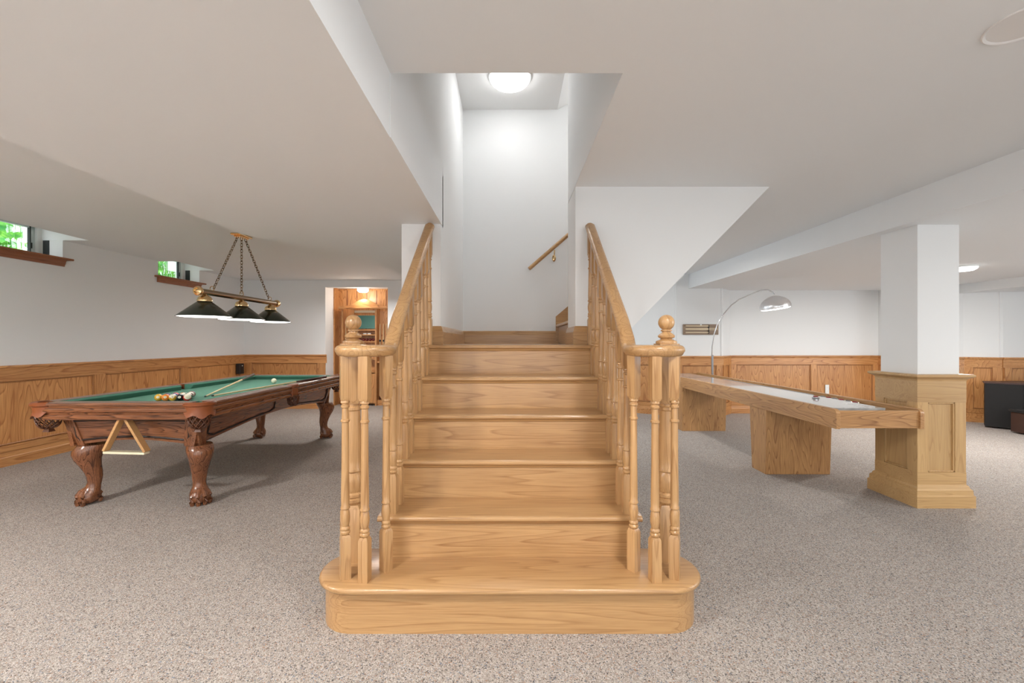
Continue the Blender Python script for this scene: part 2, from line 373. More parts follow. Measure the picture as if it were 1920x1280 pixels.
for (a, b), st, sd in zip(list(zip(CH, CH[1:]))[1:], [[.06, 1.0, 1.65], [.05, .70], [.05, .32], [.05, 1.40, 2.44], [.05, .58], [.05, .61], [.05, .36], [.07, .60, 1.7]],
                      ['far', 'far', 'far', 'far', 'far', 'far', 'far', 'far']):
    E = {(1.2, 7.75): (0, .26), (2.69, 6.92): (.26, .41), (3.44, 6.92): (.41, 0), (6.2, 7.18): (0, .8), (6.2, 6.55): (.8, 0)}.get(a, (0, 0))
    wainscot(k, sd, a, b, st, 'wain', 'X', E[0], E[1], w_=.10); k += 1
# under-landing sides
wainscot(k, 'stair', (-.761, 7.6), (-.761, YW+.0), [.1, 1.5, 3.0, 4.5], 'wain', 'Y'); k += 1

# ------------------------------------------------------------------ windows (frame, glass, sill, weatherstrip)
for i, (a, b) in enumerate(WIN):
    s0, s1 = LS(a), LS(b)
    bm = B(); z1 = 2.50
    NF = -.30
    for q in ((s0, s0+.05, ZS, z1), (s1-.05, s1, ZS, z1), (s0, s1, ZS, ZS+.035), (s0, s1, z1-.05, z1)):
        box(bm, q[0], q[1], NF, NF+.07, q[2], q[3], FL)
    wd = struct('window_%d' % (i+1), bm, 'white')
    bm = B(); sm = s1-.30 if i == 0 else s1-.22
    for q in ((s1-.09, s1-.05, ZS+.03, z1-.05), (s0+.05, s0+.08, ZS+.03, z1-.05), (s0+.05, s1-.05, z1-.08, z1-.05)):
        box(bm, q[0], q[1], NF+.01, NF+.045, q[2], q[3], FL)
    obj('sash', bm, 'alu', wd)
    bm = B(); box(bm, s1-.10, s1-.09, NF+.02, NF+.05, ZS+.03, z1-.05, FL); box(bm, s1-.105, s1-.085, NF+.045, NF+.06, 2.20, 2.26, FL); obj('latch', bm, 'dark', wd)
    bm = B(); box(bm, s0+.04, s1-.04, NF+.02, NF+.026, ZS+.02, z1-.04, FL); obj('pane', bm, 'glass', wd)
    bm = B(); box(bm, s1-.004, s1+.002, NF+.08, NF+.15, ZS, z1, FL); obj('weatherstrip', bm, 'dark', wd)
    bm = B(); sl0, sl1 = s0-.06, s1+.05
    prof = [(-.24, 2.09), (-.24, 2.108), (.07, 2.108), (.075, 2.10), (.07, 2.088), (.0, 2.088)]
    lo = [FL(sl0, n, z) if n > 0 else FL(s0+.001 if n < -.0001 else sl0, n, z) for n, z in prof]
    hexa(bm, [FL(sl0, n, z) for n, z in [(.0, 2.088), (.0, 2.108), (.07, 2.108), (.076, 2.098), (.07, 2.088)]], [FL(sl1, n, z) for n, z in [(.0, 2.088), (.0, 2.108), (.07, 2.108), (.076, 2.098), (.07, 2.088)]])
    box(bm, s0+.002, s1-.002, -.22, 0, 2.088, 2.106, FL)
    pr = [(0, 2.02), (.012, 2.02), (.016, 2.04), (.022, 2.05), (.026, 2.07), (.040, 2.088), (0, 2.088)]
    hexa(bm, [FL(sl0+.04, n, z) for n, z in pr], [FL(sl1-.04, n, z) for n, z in pr])
    obj('window_sill', bm, 'cherryY', wd)
# plants outside the windows
def foliage(y0, y1, n, big, label, seed):
    R = random.Random(seed); bm = B()
    for _ in range(n):
        c = Vector((R.uniform(-6.5, -5.75), R.uniform(y0, y1), R.uniform(1.95, 2.75 if big else 3.2)))
        s = R.uniform(.06, .13)*(1.5 if big else .55)
        rot = Matrix.Rotation(R.uniform(-1, 1), 3, 'X') @ Matrix.Rotation(R.uniform(-.9, .9)+PI/2*.6, 3, 'Y') @ Matrix.Rotation(R.uniform(0, 6.3), 3, 'Z')
        pts = [(0, -1, 0), (.45, -.55, .12), (.62, .1, .16), (.35, .7, .08), (0, 1.05, -.1), (-.35, .7, .08), (-.62, .1, .16), (-.45, -.55, .12)]
        vs = [bm.verts.new(c+rot @ (Vector(p)*s)) for p in pts]; mid = [bm.verts.new(c+rot @ (Vector((0, t, -.02))*s)) for t in (-.4, .3)]
        for i in range(8):
            m_ = mid[0] if i in (0, 1, 6, 7) else mid[1]
            try: bm.faces.new((vs[i], vs[(i+1) % 8], m_))
            except ValueError: pass
        bm.faces.new((vs[2], mid[1], mid[0])); bm.faces.new((vs[6], mid[0], mid[1]))
        # stem
        a = c+rot @ Vector((0, -s, 0)); e_ = Vector((a.x, a.y+R.uniform(-.05, .05), 1.9))
        tube(bm, [e_, a.lerp(e_, .5)+Vector((.02, 0, 0)), a], .003, 4)
    return tag(obj('leafy_plant', bm, 'leaf'), label, 'plant', kind='stuff')
foliage(4.0, 5.2, 150, True, 'broad green leaves growing outside the nearer basement window', 3)
foliage(6.3, 7.9, 900, False, 'fine bright green foliage outside the farther basement window', 5)
bm = B(); box(bm, -9, -5.28, 2, 10, 1.85, 1.95); struct('floor_garden', bm, plain('garden_ground', (.75, .72, .62), .9, bump=.5, bs=30))

# ------------------------------------------------------------------ STAIRCASE
R_ = .197; T_ = .225; D = [0, 1.733] + [1.973+T_*i for i in range(5)]   # D[k] nosing front of tread k
XT = .614
st = thing('staircase', (0, 1.76, 0), 'varnished golden oak staircase in the middle of the room, with turned balusters', 'staircase')
def plan(half, r, yc, yb, n=14):
    """bullnose step outline: straight front, round ends"""
    p = []
    for i in range(n+1):
        a = -PI/2+PI*i/n; p.append((half+r*math.cos(a), yc+r*math.sin(a)))
    for i in range(n+1):
        a = PI/2+PI*i/n; p.append((-half+r*math.cos(a), yc+r*math.sin(a)))
    return p
def layered(bm, outline_fn, zs):
    rings = []
    for z, ins in zs: rings.append([bm.verts.new((x, y, z)) for x, y in outline_fn(ins)])
    n = len(rings[0]); bm.faces.new(rings[0][::-1]); bm.faces.new(rings[-1])
    for a, b in zip(rings, rings[1:]):
        for i in range(n): bm.faces.new((a[i], a[(i+1) % n], b[(i+1) % n], b[i]))
RC = .178; YC = D[1]+RC
bm = B(); layered(bm, lambda q: plan(.66, RC-.026-q, YC, 0), [(0, 0), (R_-.028, 0)]); obj('starting_riser', bm, 'oakX', st, smooth=True)
bm = B(); layered(bm, lambda q: plan(.66, RC-q, YC, 0), [(R_-.028, .012), (R_-.025, .005), (R_-.019, 0), (R_-.010, 0), (R_-.003, .004), (R_, .012)])
obj('tread', bm, 'oakX', st, smooth=True)
for k in range(2, 7):
    z = R_*k; y0 = D[k]; y1 = y0+T_+.03 if k < 6 else YS
    nose = [(y0+.012, z), (y0+.003, z-.004), (y0, z-.011), (y0, z-.018), (y0+.004, z-.024), (y0+.012, z-.027), (y1, z-.027), (y1, z)]
    bm = B(); xx = XT if k < 6 else XT
    if k < 6: prism(bm, nose, -xx, xx, 'YZ')
    else:
        prism(bm, [(a, b) if a < 3 else (YW-.001, b) for a, b in nose], -xx, xx, 'YZ'); box(bm, SX0, SX1, YW-.002, YS, z-.027, z)
    obj('tread' if k < 6 else 'landing', bm, 'oakX', st)
    bm = B(); box(bm, -.585, .585, y0+.024, y0+.044, z-R_, z-.027); obj('riser', bm, 'oakX', st)
    bm = B(); prism(bm, [(y0+.010, z-.027), (y0+.024, z-.027), (y0+.024, z-.043), (y0+.018, z-.040)], -.585, .585, 'YZ'); obj('cove_moulding', bm, 'oakX', st)
for s in (-1, 1):      # closed outer stringers under the treads
    pts = [(D[2]+.03, 0)]
    for k in range(2, 7): pts += [(D[k]+.03, R_*k-.03)] if k == 2 else [(D[k]+.03, R_*(k-1)-.03), (D[k]+.03, R_*k-.03)]
    pts += [(YW, R_*6-.03), (YW, 0)]
    bm = B(); prism(bm, pts, min(s*.585, s*.60), max(s*.585, s*.60), 'YZ'); obj('stringer', bm, 'oakY', st)
# baluster: square blocks, turned middle
SQ = .0205
def sqring(h, n=4): return [(h*a, h*b) for a, b in ((-1, -1), (1, -1), (1, 1), (-1, 1))]
def baluster(x, y, zb, zt, rz, slope=0, side=1, topcut=None):
    bm = B(); Hh = zt-zb
    rot = Matrix.Translation((x, y, zb)) @ Matrix.Rotation(rz, 4, 'Z')
    def block(z0, z1, ch0, ch1):
        zs = [(z0, SQ*(.72 if ch0 else 1)), (z0+(.014 if ch0 else 0), SQ), (z1-(.014 if ch1 else 0), SQ), (z1, SQ*(.72 if ch1 else 1))]
        rr = []
        for z_, h in zs: rr.append([bm.verts.new(rot @ Vector((a, b, z_))) for a, b in sqring(h)])
        if slope and not ch1:     # follow the underside of the rail
            for v in rr[-1]+rr[-2]: v.co.z += (v.co.y-y)*slope
        bm.faces.new(rr[0][::-1]); bm.faces.new(rr[-1])
        for a, b in zip(rr, rr[1:]):
            for i in range(4): bm.faces.new((a[i], a[(i+1) % 4], b[(i+1) % 4], b[i]))
    b0 = .185; tb = .19 if topcut is None else topcut
    block(0, b0, False, True); block(Hh-tb, Hh, True, False)
    nk = .085; zt0 = Hh-tb
    pr = [(.014, b0-.004), (.017, b0+.004), (.0205, b0+.008), (.0205, b0+.014), (.016, b0+.019), (.0195, b0+.024), (.0195, b0+.030), (.015, b0+.036),
          (.0165, b0+.045), (.0195, b0+.062), (.020, b0+.078), (.0175, b0+.098), (.0145, b0+.108), (.0195, b0+.112), (.0195, b0+.119), (.0165, b0+.124),
          (.0175, b0+.15), (.0155, (b0+zt0-nk)/2+.06), (.0145, zt0-nk-.008), (.0185, zt0-nk-.004), (.0185, zt0-nk+.003), (.0145, zt0-nk+.007),
          (.0135, zt0-.032), (.018, zt0-.028), (.018, zt0-.021), (.014, zt0-.017), (.014, zt0-.013), (.019, zt0-.009), (.019, zt0-.003), (.014, zt0+.003)]
    lathe(bm, pr, seg=14, mat=rot)
    return obj('baluster', bm, 'oakZ', st, smooth=True)
XR = .555
def railz(y): return 1.165 if y < 1.94 else 1.215+.82*(y-2.0)
RH = .026   # rail centre to underside
for s in (-1, 1):
    baluster(s*.703, 1.822, R_, 1.165-RH+.004, s*-.5)
    baluster(s*.612, 1.800, R_, 1.165-RH+.004, s*.12)
    baluster(s*.547, 1.885, R_, 1.165-RH+.004, s*.62)
    for k in range(2, 6):
        for j, dy in enumerate((.052, .165)):
            y = D[k]+dy; zt = railz(y)-RH*1.28+.006; 
            baluster(s*XR, y, R_*k, zt, 0, .82, s, topcut=.13 if j == 0 else .20)
    baluster(s*XR, D[6]+.06, R_*6, railz(D[6]+.06)-RH*1.28+.006, 0, .82, s, topcut=.16)
    # newel post
    nx, ny = s*.728, 1.985; h = .0445
    bm = B()
    def blk(z0, z1, c0, c1):
        rr = []
        for z_, q in ((z0, h*(.78 if c0 else 1)), (z0+(.02 if c0 else 0), h), (z1-(.02 if c1 else 0), h), (z1, h*(.78 if c1 else 1))):
            rr.append([bm.verts.new((nx+a, ny+b, z_)) for a, b in sqring(q)])
        bm.faces.new(rr[0][::-1]); bm.faces.new(rr[-1])
        for a, b in zip(rr, rr[1:]):
            for i in range(4): bm.faces.new((a[i], a[(i+1) % 4], b[(i+1) % 4], b[i]))
    blk(R_, .455, False, True); blk(.92, 1.195, True, False)
    pr = [(.034, .45), (.038, .462), (.044, .468), (.044, .480), (.036, .486), (.042, .492), (.042, .502), (.034, .510), (.041, .53), (.043, .56), (.038, .59),
          (.032, .602), (.041, .608), (.041, .618), (.036, .626), (.038, .66), (.034, .80), (.031, .885), (.037, .890), (.037, .902), (.031, .908), (.031, .93)]
    lathe(bm, pr, nx, ny, 20)
    nw = obj('newel_post', bm, 'oakZ', st, smooth=True)
    bm = B()
    pr = [(.046, 1.193), (.048, 1.200), (.046, 1.207), (.034, 1.212), (.024, 1.216), (.026, 1.219), (.036, 1.224), (.038, 1.232), (.030, 1.240), (.020, 1.247), (.019, 1.251), (.025, 1.254), (.025, 1.258), (.018, 1.261)]
    for i in range(0, 15):
        a = -PI/2+.5+(PI-.5)*i/14; pr.append((max(.0001, .0365*math.cos(a)), 1.293+.0365*math.sin(a)))
    lathe(bm, pr, nx, ny, 24); obj('ball_finial', bm, 'oakZ', nw, smooth=True)
    # handrail: level turn over the starting step, easing, then the raking rail
    path = []
    cx_, cy_, rr_ = s*.640, 1.890, .093
    for i in range(22):
        a = math.radians(128+(360-128)*i/21)
        path.append((s*(.640)-s*rr_*math.cos(PI-a)*-1*-1 if False else s*(.640-rr_*math.cos(a)), cy_+rr_*math.sin(a), 1.165))
    for y in (1.905, 1.92): path.append((s*.547, y, 1.165))
    for y in (1.935, 1.95, 1.965, 1.98, 2.0): path.append((s*(.547+.002), y, 1.165+.82*.5*(y-1.92)**2/.08 if y < 2.0 else railz(2.0)))
    for i in range(1, 9): path.append((s*XR, 2.0+i*(.955)/8, railz(2.0+i*(.955)/8)))
    prof = []
    for i in range(20):
        a = 2*PI*i/20; c_, s_ = math.cos(a), math.sin(a)
        prof.append((.034*math.copysign(abs(c_)**.75, c_)*(1 if s_ > -.2 else .86), .0255*math.copysign(abs(s_)**.8, s_)))
    bm = B(); sweep(bm, path, prof); ball(bm, path[-1], .030, 16, 10, (1.05, .6, .95)); ball(bm, path[0], .026, 16, 10, (1.25, 1.25, .96))
    obj('handrail', bm, 'oakY', st, smooth=True)
# second flight going up to the right, behind the wall
for i in range(1, 7):
    x0 = .475+(i-1)*.225; z = R_*(6+i)
    bm = B(); box(bm, x0, x0+.255, YW+.384, YS-.001, z-.027, z); obj('tread', bm, 'oakY', st, bevel=.008)
    bm = B(); box(bm, x0+.024, x0+.04, YW+.384, YS-.001, z-R_, z-.027); obj('riser', bm, 'oakY', st)
bm = B(); prism(bm, [(.473, 1.182), (.50, 1.182), (2.0, 2.48), (2.0, 2.75), (.473, 1.462)], YS-.02, YS, 'XZ'); obj('skirt_board', bm, 'oakX', st)
# baseboards on the landing
BP = [(0, 0), (.018, 0), (.018, .09), (.014, .098), (.010, .118), (.004, .13), (0, .132)]
def bb(name, p0, p1, mat, e0=0, e1=0):
    fr, L = frame(p0, p1); bm = B(); z = R_*6
    hexa(bm, [fr(-e0*n, n, z+q) for n, q in BP], [fr(L+e1*n, n, z+q) for n, q in BP]); return struct(name, bm, mat)
bb('baseboard_landing', (-.60, YW), (SX0, YW), 'oakX', 0, 1)
bb('baseboard_landing', (SX0, YW), (SX0, YS), 'oakY', 1, 0)
bb('baseboard_landing', (SX0, YS), (.473, YS), 'oakX')
bb('baseboard_landing', (SX1, YW+.383), (SX1, YW), 'oakY', 0, 1)
bb('baseboard_landing', (SX1, YW), (.62, YW), 'oakX', 1, 0)
# handrail on the stairwell's back wall
wh = thing('wall_handrail', (.40, YS-.06, 1.92), 'short round oak handrail rising to the right on the stairwell back wall', 'handrail')
bm = B(); a = Vector((.195, YS-.055, 1.945)); b = Vector((1.6, YS-.055, 1.945+.87*1.405)); sweep(bm, [a, a.lerp(b, .5), b], circ(.019, 14)); obj('rail', bm, 'oakX', wh, smooth=True)
bm = B(); c = Vector((.455, YS-.055, 2.14))
tube(bm, [c, c+Vector((0, 0, -.035)), c+Vector((0, .02, -.055)), c+Vector((0, .05, -.06))], .006, 8); ball(bm, (c.x, YS-.008, c.z-.075), .02, 12, 8, (1, .5, 1.8)); obj('bracket', bm, 'brass', wh, smooth=True)
# dome light at the top of the well
dl = thing('dome_light', (0, 3.85, ZU), 'glowing white dome light on the ceiling at the top of the stairwell', 'ceiling light')
bm = B(); lathe(bm, [(.19, 0), (.19, -.02), (.18, -.025)], 0, 3.85, 32, ZU); obj('base_ring', bm, 'white', dl, smooth=True)
bm = B(); lathe(bm, [(.183, -.02), (.18, -.035), (.16, -.058), (.12, -.078), (.06, -.090), (.0001, -.093)], 0, 3.85, 32, ZU); obj('glass_bowl', bm, 'gloww', dl, smooth=True)
# flush fixtures: the lit one by the pillar, the rest added unseen fill
desc = ['added unseen fill light behind the camera, right of the stairs', 'added unseen fill light over the near left of the room', 'added unseen fill light under the left bulkhead behind the camera',
        'added unseen fill light at the near right, in front of the pillar', 'lit round ceiling light seen just right of the white pillar', 'added unseen fill light behind the stairs',
        'added unseen fill light just above the camera, right of the bulkhead', 'added unseen fill light just above the camera, under the bulkhead']
for i, (x, y, z) in enumerate(FIX_FILL):
    t = thing('ceiling_or_fill_light', (x, y, z), desc[i], 'ceiling light')
    bm = B(); lathe(bm, [(.13, 0), (.13, -.015), (.12, -.02)], x, y, 28, z); obj('base_ring', bm, 'white', t, smooth=True)
    bm = B(); lathe(bm, [(.125, -.014), (.12, -.03), (.09, -.05), (.0001, -.06)], x, y, 28, z); obj('diffuser', bm, 'glow', t, smooth=True)
# ceiling speaker, top right
bm = B(); sx, sy = 1.765, 1.455
lathe(bm, [(.108, 0), (.108, -.004), (.104, -.006), (.098, -.004), (.096, -.001), (.0001, -.001)], sx, sy, 40, ZC); tag(obj('ceiling_speaker', bm, 'specrim', smooth=True), 'round white speaker grille flush in the ceiling at the top right', 'speaker')

# ------------------------------------------------------------------ PILLAR
px0, px1, py0, py1 = 3.0, 3.306, 3.14, 3.45
bm = B(); box(bm, px0, px1, py0, py1, 0, ZR+.005); 
pl = tag(obj('pillar', bm, 'wall'), 'square white pillar with oak panelled lower half at the end of the shuffleboard table', 'pillar')
def ringbox(bm, o, z0, z1, inn=0):
    box(bm, px0-o, px1+o, py0-o, py0-inn, z0, z1); box(bm, px0-o, px1+o, py1+inn, py1+o, z0, z1)
    box(bm, px0-o, px0-inn, py0-inn, py1+inn, z0, z1); box(bm, px1+inn, px1+o, py0-inn, py1+inn, z0, z1)
def ringprof(bm, prof):
    rings = [[bm.verts.new((x, y, z)) for x, y in ((px0-o, py0-o), (px1+o, py0-o), (px1+o, py1+o), (px0-o, py1+o))] for o, z in prof]
    for a, b in zip(rings, rings[1:]):
        for i in range(4): bm.faces.new((a[i], a[(i+1) % 4], b[(i+1) % 4], b[i]))
bm = B(); ringprof(bm, [(.001, .0), (.012, .0), (.012, .94), (.001, .94)]); obj('panel', bm, 'pillZ', pl)
bm = B(); ringprof(bm, [(.0, .76), (.026, .76), (.026, .93), (0, .93)]); obj('top_rail', bm, 'pillX', pl)
bm = B(); ringprof(bm, [(0, .915), (.026, .915), (.030, .928), (.038, .936), (.052, .942), (.060, .950), (.060, .960), (.052, .965), (0, .965)]); obj('cap_moulding', bm, 'pillX', pl)
bm = B(); ringprof(bm, [(0, .0), (.060, .0), (.060, .085), (.052, .092), (.050, .125), (.040, .135), (.036, .150), (.026, .160), (.026, .25), (0, .25)]); obj('plinth', bm, 'pillX', pl)
for (ax, c0, c1, f0, sg) in (('f', px0, px1, py0, -1), ('b', px0, px1, py1, 1), ('l', py0, py1, px0, -1), ('r', py0, py1, px1, 1)):
    for q0, q1 in ((c0-.024, c0+.055), (c1-.055, c1+.024)):
        bm = B(); n0, n1 = sorted((f0+sg*.002, f0+sg*.025))
        if ax in 'fb': box(bm, q0, q1, n0, n1, .24, .765)
        else: box(bm, n0, n1, q0, q1, .24, .765)
        obj('stile', bm, 'pillZ', pl)
    bm = B(); n0, n1 = sorted((f0+sg*.010, f0+sg*.022)); i0, i1 = c0+.055, c1-.055
    for a0, a1, z0, z1 in ((i0, i0+.012, .25, .76), (i1-.012, i1, .25, .76), (i0, i1, .748, .76), (i0, i1, .25, .262)):
        if ax in 'fb': box(bm, a0, a1, n0, n1, z0, z1)
        else: box(bm, n0, n1, a0, a1, z0, z1)
    obj('panel_moulding', bm, 'pillZ', pl, bevel=.003)

# ------------------------------------------------------------------ SHUFFLEBOARD TABLE
XL, XRt, YN, YF = 2.31, 2.935, 3.03, 6.64; zt = .725; zbm = .585
sb = thing('shuffleboard_table', ((XL+XRt)/2, (YN+YF)/2, 0), 'long oak shuffleboard table with grey playing surface on two slab pedestals', 'shuffleboard table')
def railpoly(y0, y1, z0, z1, r=.035, n=6):
    p = [(y0, z0), (y1, z0)]
    p += [(y1-r+r*math.cos(PI/2*i/n), z1-r+r*math.sin(PI/2*i/n)) for i in range(n+1)]
    p += [(y0+r-r*math.sin(PI/2*i/n), z1-r+r*math.cos(PI/2*i/n)) for i in range(n+1)]
    return p
for x0 in (XL, XRt-.03):
    bm = B(); prism(bm, railpoly(YN-.012, YF+.012, zbm, zt), x0, x0+.03, 'YZ'); obj('side_rail', bm, 'shufY', sb, bevel=.003)
for y0 in (YN, YF-.025):
    bm = B(); box(bm, XL+.03, XRt-.03, y0, y0+.025, zbm+.004, zt-.012); obj('end_board', bm, 'shufX', sb, bevel=.002)
bm = B(); box(bm, XL+.03, XRt-.03, YN+.025, YF-.025, zbm+.01, zbm+.03); obj('gutter', bm, 'blackw', sb)
m, n, l, b = newmat('playfield_laminate')
tc = n.new('ShaderNodeTexCoord'); mp = n.new('ShaderNodeMapping'); mp.inputs['Scale'].default_value = (14, 1.6, 1); nz = n.new('ShaderNodeTexNoise'); nz.inputs['Detail'].default_value = 4; nz.inputs['Scale'].default_value = 1
l.new(tc.outputs['Object'], mp.inputs[0]); l.new(mp.outputs[0], nz.inputs['Vector']); r = n.new('ShaderNodeValToRGB')
r.color_ramp.elements[0].position = .3; r.color_ramp.elements[0].color = (.36, .36, .36, 1); r.color_ramp.elements[1].position = .62; r.color_ramp.elements[1].color = (.60, .60, .59, 1)
l.new(nz.outputs['Fac'], r.inputs['Fac']); l.new(r.outputs['Color'], b.inputs['Base Color']); b.inputs['Roughness'].default_value = .14; b.inputs['Coat Weight'].default_value = .5
bm = B(); box(bm, XL+.05, 2.755, YN+.10, YF-.10, zt-.06, zt-.008); obj('playing_surface', bm, m, sb)
bm = B(); box(bm, 2.790, 2.815, 3.95, 5.6, zbm+.03, zt-.010); obj('gutter_strip', bm, 'steel', sb, bevel=.003)
bm = B(); box(bm, 2.757, 2.788, 3.95, 5.6, zbm+.03, zt-.016); obj('gutter_strip', bm, 'blackw', sb)
for yc, d0, d1 in ((3.955, .17, .10), (5.83, .17, .10)):
    yf = yc-.085
    bm = B(); hexa(bm, [(XL+.01, yf, 0), (XRt-.03, yf, 0), (XRt-.03, yf+.22, 0), (XL+.01, yf+.22, 0)], [(XL+.004, yf-.02, zbm+.01), (XRt-.025, yf-.02, zbm+.01), (XRt-.025, yf+.25, zbm+.01), (XL+.004, yf+.25, zbm+.01)])
    obj('pedestal', bm, 'shufZ', sb, bevel=.003)
def puck(x, y, z, cap, label, grp):
    t = thing('shuffleboard_puck', (x, y, z), label, 'puck', grp)
    bm = B(); lathe(bm, [(.022, 0), (.028, .002), (.029, .006), (.029, .012), (.025, .015), (.02, .016)], 0, 0, 20); o = obj('weight', bm, 'chrome', t, smooth=True, local=True)
    bm = B(); lathe(bm, [(.019, .0155), (.019, .020), (.015, .022), (.0001, .022)], 0, 0, 20); obj('cap', bm, cap, t, smooth=True, local=True)
zs_ = zt-.008
puck(2.62, 3.655, zs_, 'puckR', 'red-capped chrome puck alone on the shuffleboard playing surface', None)
zg = zt-.012
bm = B(); box(bm, 2.80, XRt-.032, 3.40, 3.94, zt-.046, zt-.036); obj('puck_tray', bm, 'blackw', sb)
pl_ = ['nearest', 'second', 'third', 'fourth', 'fifth', 'farthest']
for i in range(6):
    puck(2.845, 3.52+.072*i, zt-.036, 'puckR' if i % 2 == 0 else 'steel', ('red' if i % 2 == 0 else 'silver')+'-capped puck in the right gutter of the shuffleboard table, %s of the row of six' % pl_[i], 'pucks in the shuffleboard gutter')

# ------------------------------------------------------------------ ARC FLOOR LAMP
lx, ly = 3.085, 6.5
al = thing('arc_floor_lamp', (lx, ly, 0), 'chrome arc floor lamp with lit dome shade curving over the shuffleboard table', 'floor lamp')
bm = B(); lathe(bm, [(.14, 0), (.14, .03), (.13, .035), (.012, .036), (.011, .10)], lx, ly, 28); obj('base', bm, 'chrome', al, smooth=True)
bm = B(); tube(bm, [(lx, ly, .03), (lx, ly, .5), (lx, ly, 1.0)], .016, 12); obj('lower_pole', bm, 'steel', al, smooth=True)
pts = [(1334.5, 672), (1335, 650), (1338, 630), (1345, 607), (1357, 588), (1371, 572), (1386, 561), (1402, 554), (1418, 547), (1430, 543.5), (1440, 543), (1448, 547), (1452, 552)]
path = []
for i, (u, v) in enumerate(pts):
    Y = ly-.30*i/(len(pts)-1); path.append(((u-956)*Y/F+(.0), Y, H-(v-640)*Y/F))
bm = B(); tube(bm, path, .008, 10); obj('arc_arm', bm, 'chrome', al, smooth=True)
Y = ly-.30; cxs = (1453.5-956)*Y/F; czs = H-(574-640)*Y/F
rt = Matrix.Translation((cxs, Y, czs)) @ Matrix.Rotation(math.radians(-9), 4, 'Y')
pr = [(.0001, .175), (.03, .174), (.075, .160), (.125, .133), (.165, .098), (.192, .058), (.202, .018), (.197, -.012), (.188, -.012), (.192, .018), (.18, .055), (.13, .115), (.0001, .16)]
bm = B(); lathe(bm, [(r_, z_-.02) for r_, z_ in pr], seg=32, mat=rt); obj('lamp_shade', bm, plain('satin_chrome', (.88, .89, .91), .28, 1), al, smooth=True)
bm = B(); lathe(bm, [(.0001, -.012), (.186, -.012), (.186, -.036), (.15, -.048), (.0001, -.054)], seg=32, mat=rt); obj('diffuser', bm, 'glow', al, smooth=True)

# ------------------------------------------------------------------ SCOREBOARD, OUTLET on the far wall
sw = thing('scoreboard', (3.08, 6.92, 1.32), 'bronze shuffleboard scoreboard with pale horizontal slats on the far wall', 'scoreboard')
bm = B(); box(bm, 2.80, 3.375, 6.895, 6.919, 1.315, 1.485); obj('backboard', bm, 'score', sw, bevel=.008)
for z in (1.455, 1.405, 1.350):
    hgt = .022 if z != 1.405 else .034
    bm = B(); box(bm, 2.835, 3.205, 6.878, 6.896, z-hgt/2, z+hgt/2); obj('score_slat', bm, 'scorebar', sw, bevel=.003)
    bm = B(); box(bm, 3.215, 3.35, 6.882, 6.896, z-hgt/2, z+hgt/2); obj('score_slat', bm, 'score' if z != 1.405 else 'scorebar', sw, bevel=.003)
bm = B(); box(bm, 3.203, 3.212, 6.874, 6.896, 1.33, 1.47); obj('divider', bm, 'black', sw)
bm = B(); lathe(bm, [(.013, 0), (.013, .01), (.0001, .012)], seg=16, mat=Matrix.Translation((3.085, 6.895, 1.470)) @ Matrix.Rotation(PI/2, 4, 'X')); obj('emblem', bm, 'white', sw)
for i in range(6):
    bm = B(); box(bm, 3.235+.018*i, 3.243+.018*i, 6.880, 6.883, 1.399, 1.412); obj('score_mark', bm, 'black', sw)
ot = thing('wall_outlet', (5.32, 7.15, .36), 'white outlet cover on the oak wainscot beyond the shuffleboard table', 'outlet')
bm = B(); box(bm, 5.288, 5.352, 7.150, 7.160, .33, .48); obj('cover_plate', bm, 'white', ot, bevel=.003)
for z in (.375, .435):
    bm = B(); box(bm, 5.31, 5.33, 7.146, 7.151, z-.012, z+.012); obj('socket', bm, 'specrim', ot)

# ------------------------------------------------------------------ speakers / cabinet at the right edge
sp = thing('media_cabinet', (6.85, 5.9, 0), 'black media cabinet standing against the wainscot at the right edge', 'cabinet')
bm = B(); prism(bm, [(6.66, 5.98), (6.90, 5.74), (7.62, 5.74), (7.62, 6.12), (6.80, 6.12)], 0.02, .62); obj('body', bm, 'blackw', sp)
bm = B(); prism(bm, [(6.65, 5.985), (6.90, 5.73), (7.63, 5.73), (7.63, 6.13), (6.79, 6.13)], .62, .64); obj('top', bm, plain('dark_brown_top', (.05, .02, .015), .4), sp)
bm = B(); box(bm, 6.95, 7.6, 5.66, 5.74, .50, .515); obj('shelf', bm, 'steel', sp)
sp2 = thing('small_stereo_cabinet', (6.95, 5.5, 0), 'small dark brown cabinet with pale knobs in front of the black media cabinet', 'cabinet')
BR = plain('dark_walnut', (.045, .02, .014), .4)
bm = B(); box(bm, 6.62, 7.35, 5.44, 5.64, .02, .28); obj('body', bm, BR, sp2, bevel=.004)
bm = B(); box(bm, 6.60, 7.38, 5.41, 5.65, .28, .315); obj('top', bm, 'blackw', sp2, bevel=.006)
bm = B(); box(bm, 6.80, 7.32, 5.432, 5.442, .05, .26); obj('door', bm, 'blackw', sp2)
for z in (.235, .085):
    bm = B(); ball(bm, (6.83, 5.425, z), .014, 12, 8); obj('knob', bm, 'ivory', sp2, smooth=True)

# ------------------------------------------------------------------ small black box on the left wall, far corner
bs = thing('wall_speaker', (-4.70, 7.475, .64), 'small black speaker box on the wainscot in the far left corner', 'speaker')
bm = B(); box(bm, -4.765, -4.69, 7.42, 7.53, .64, .82); obj('box', bm, 'black', bs, bevel=.006)
bm = B(); ball(bm, (-4.688, 7.475, .78), .010, 10, 8); obj('knob', bm, 'white', bs, smooth=True)

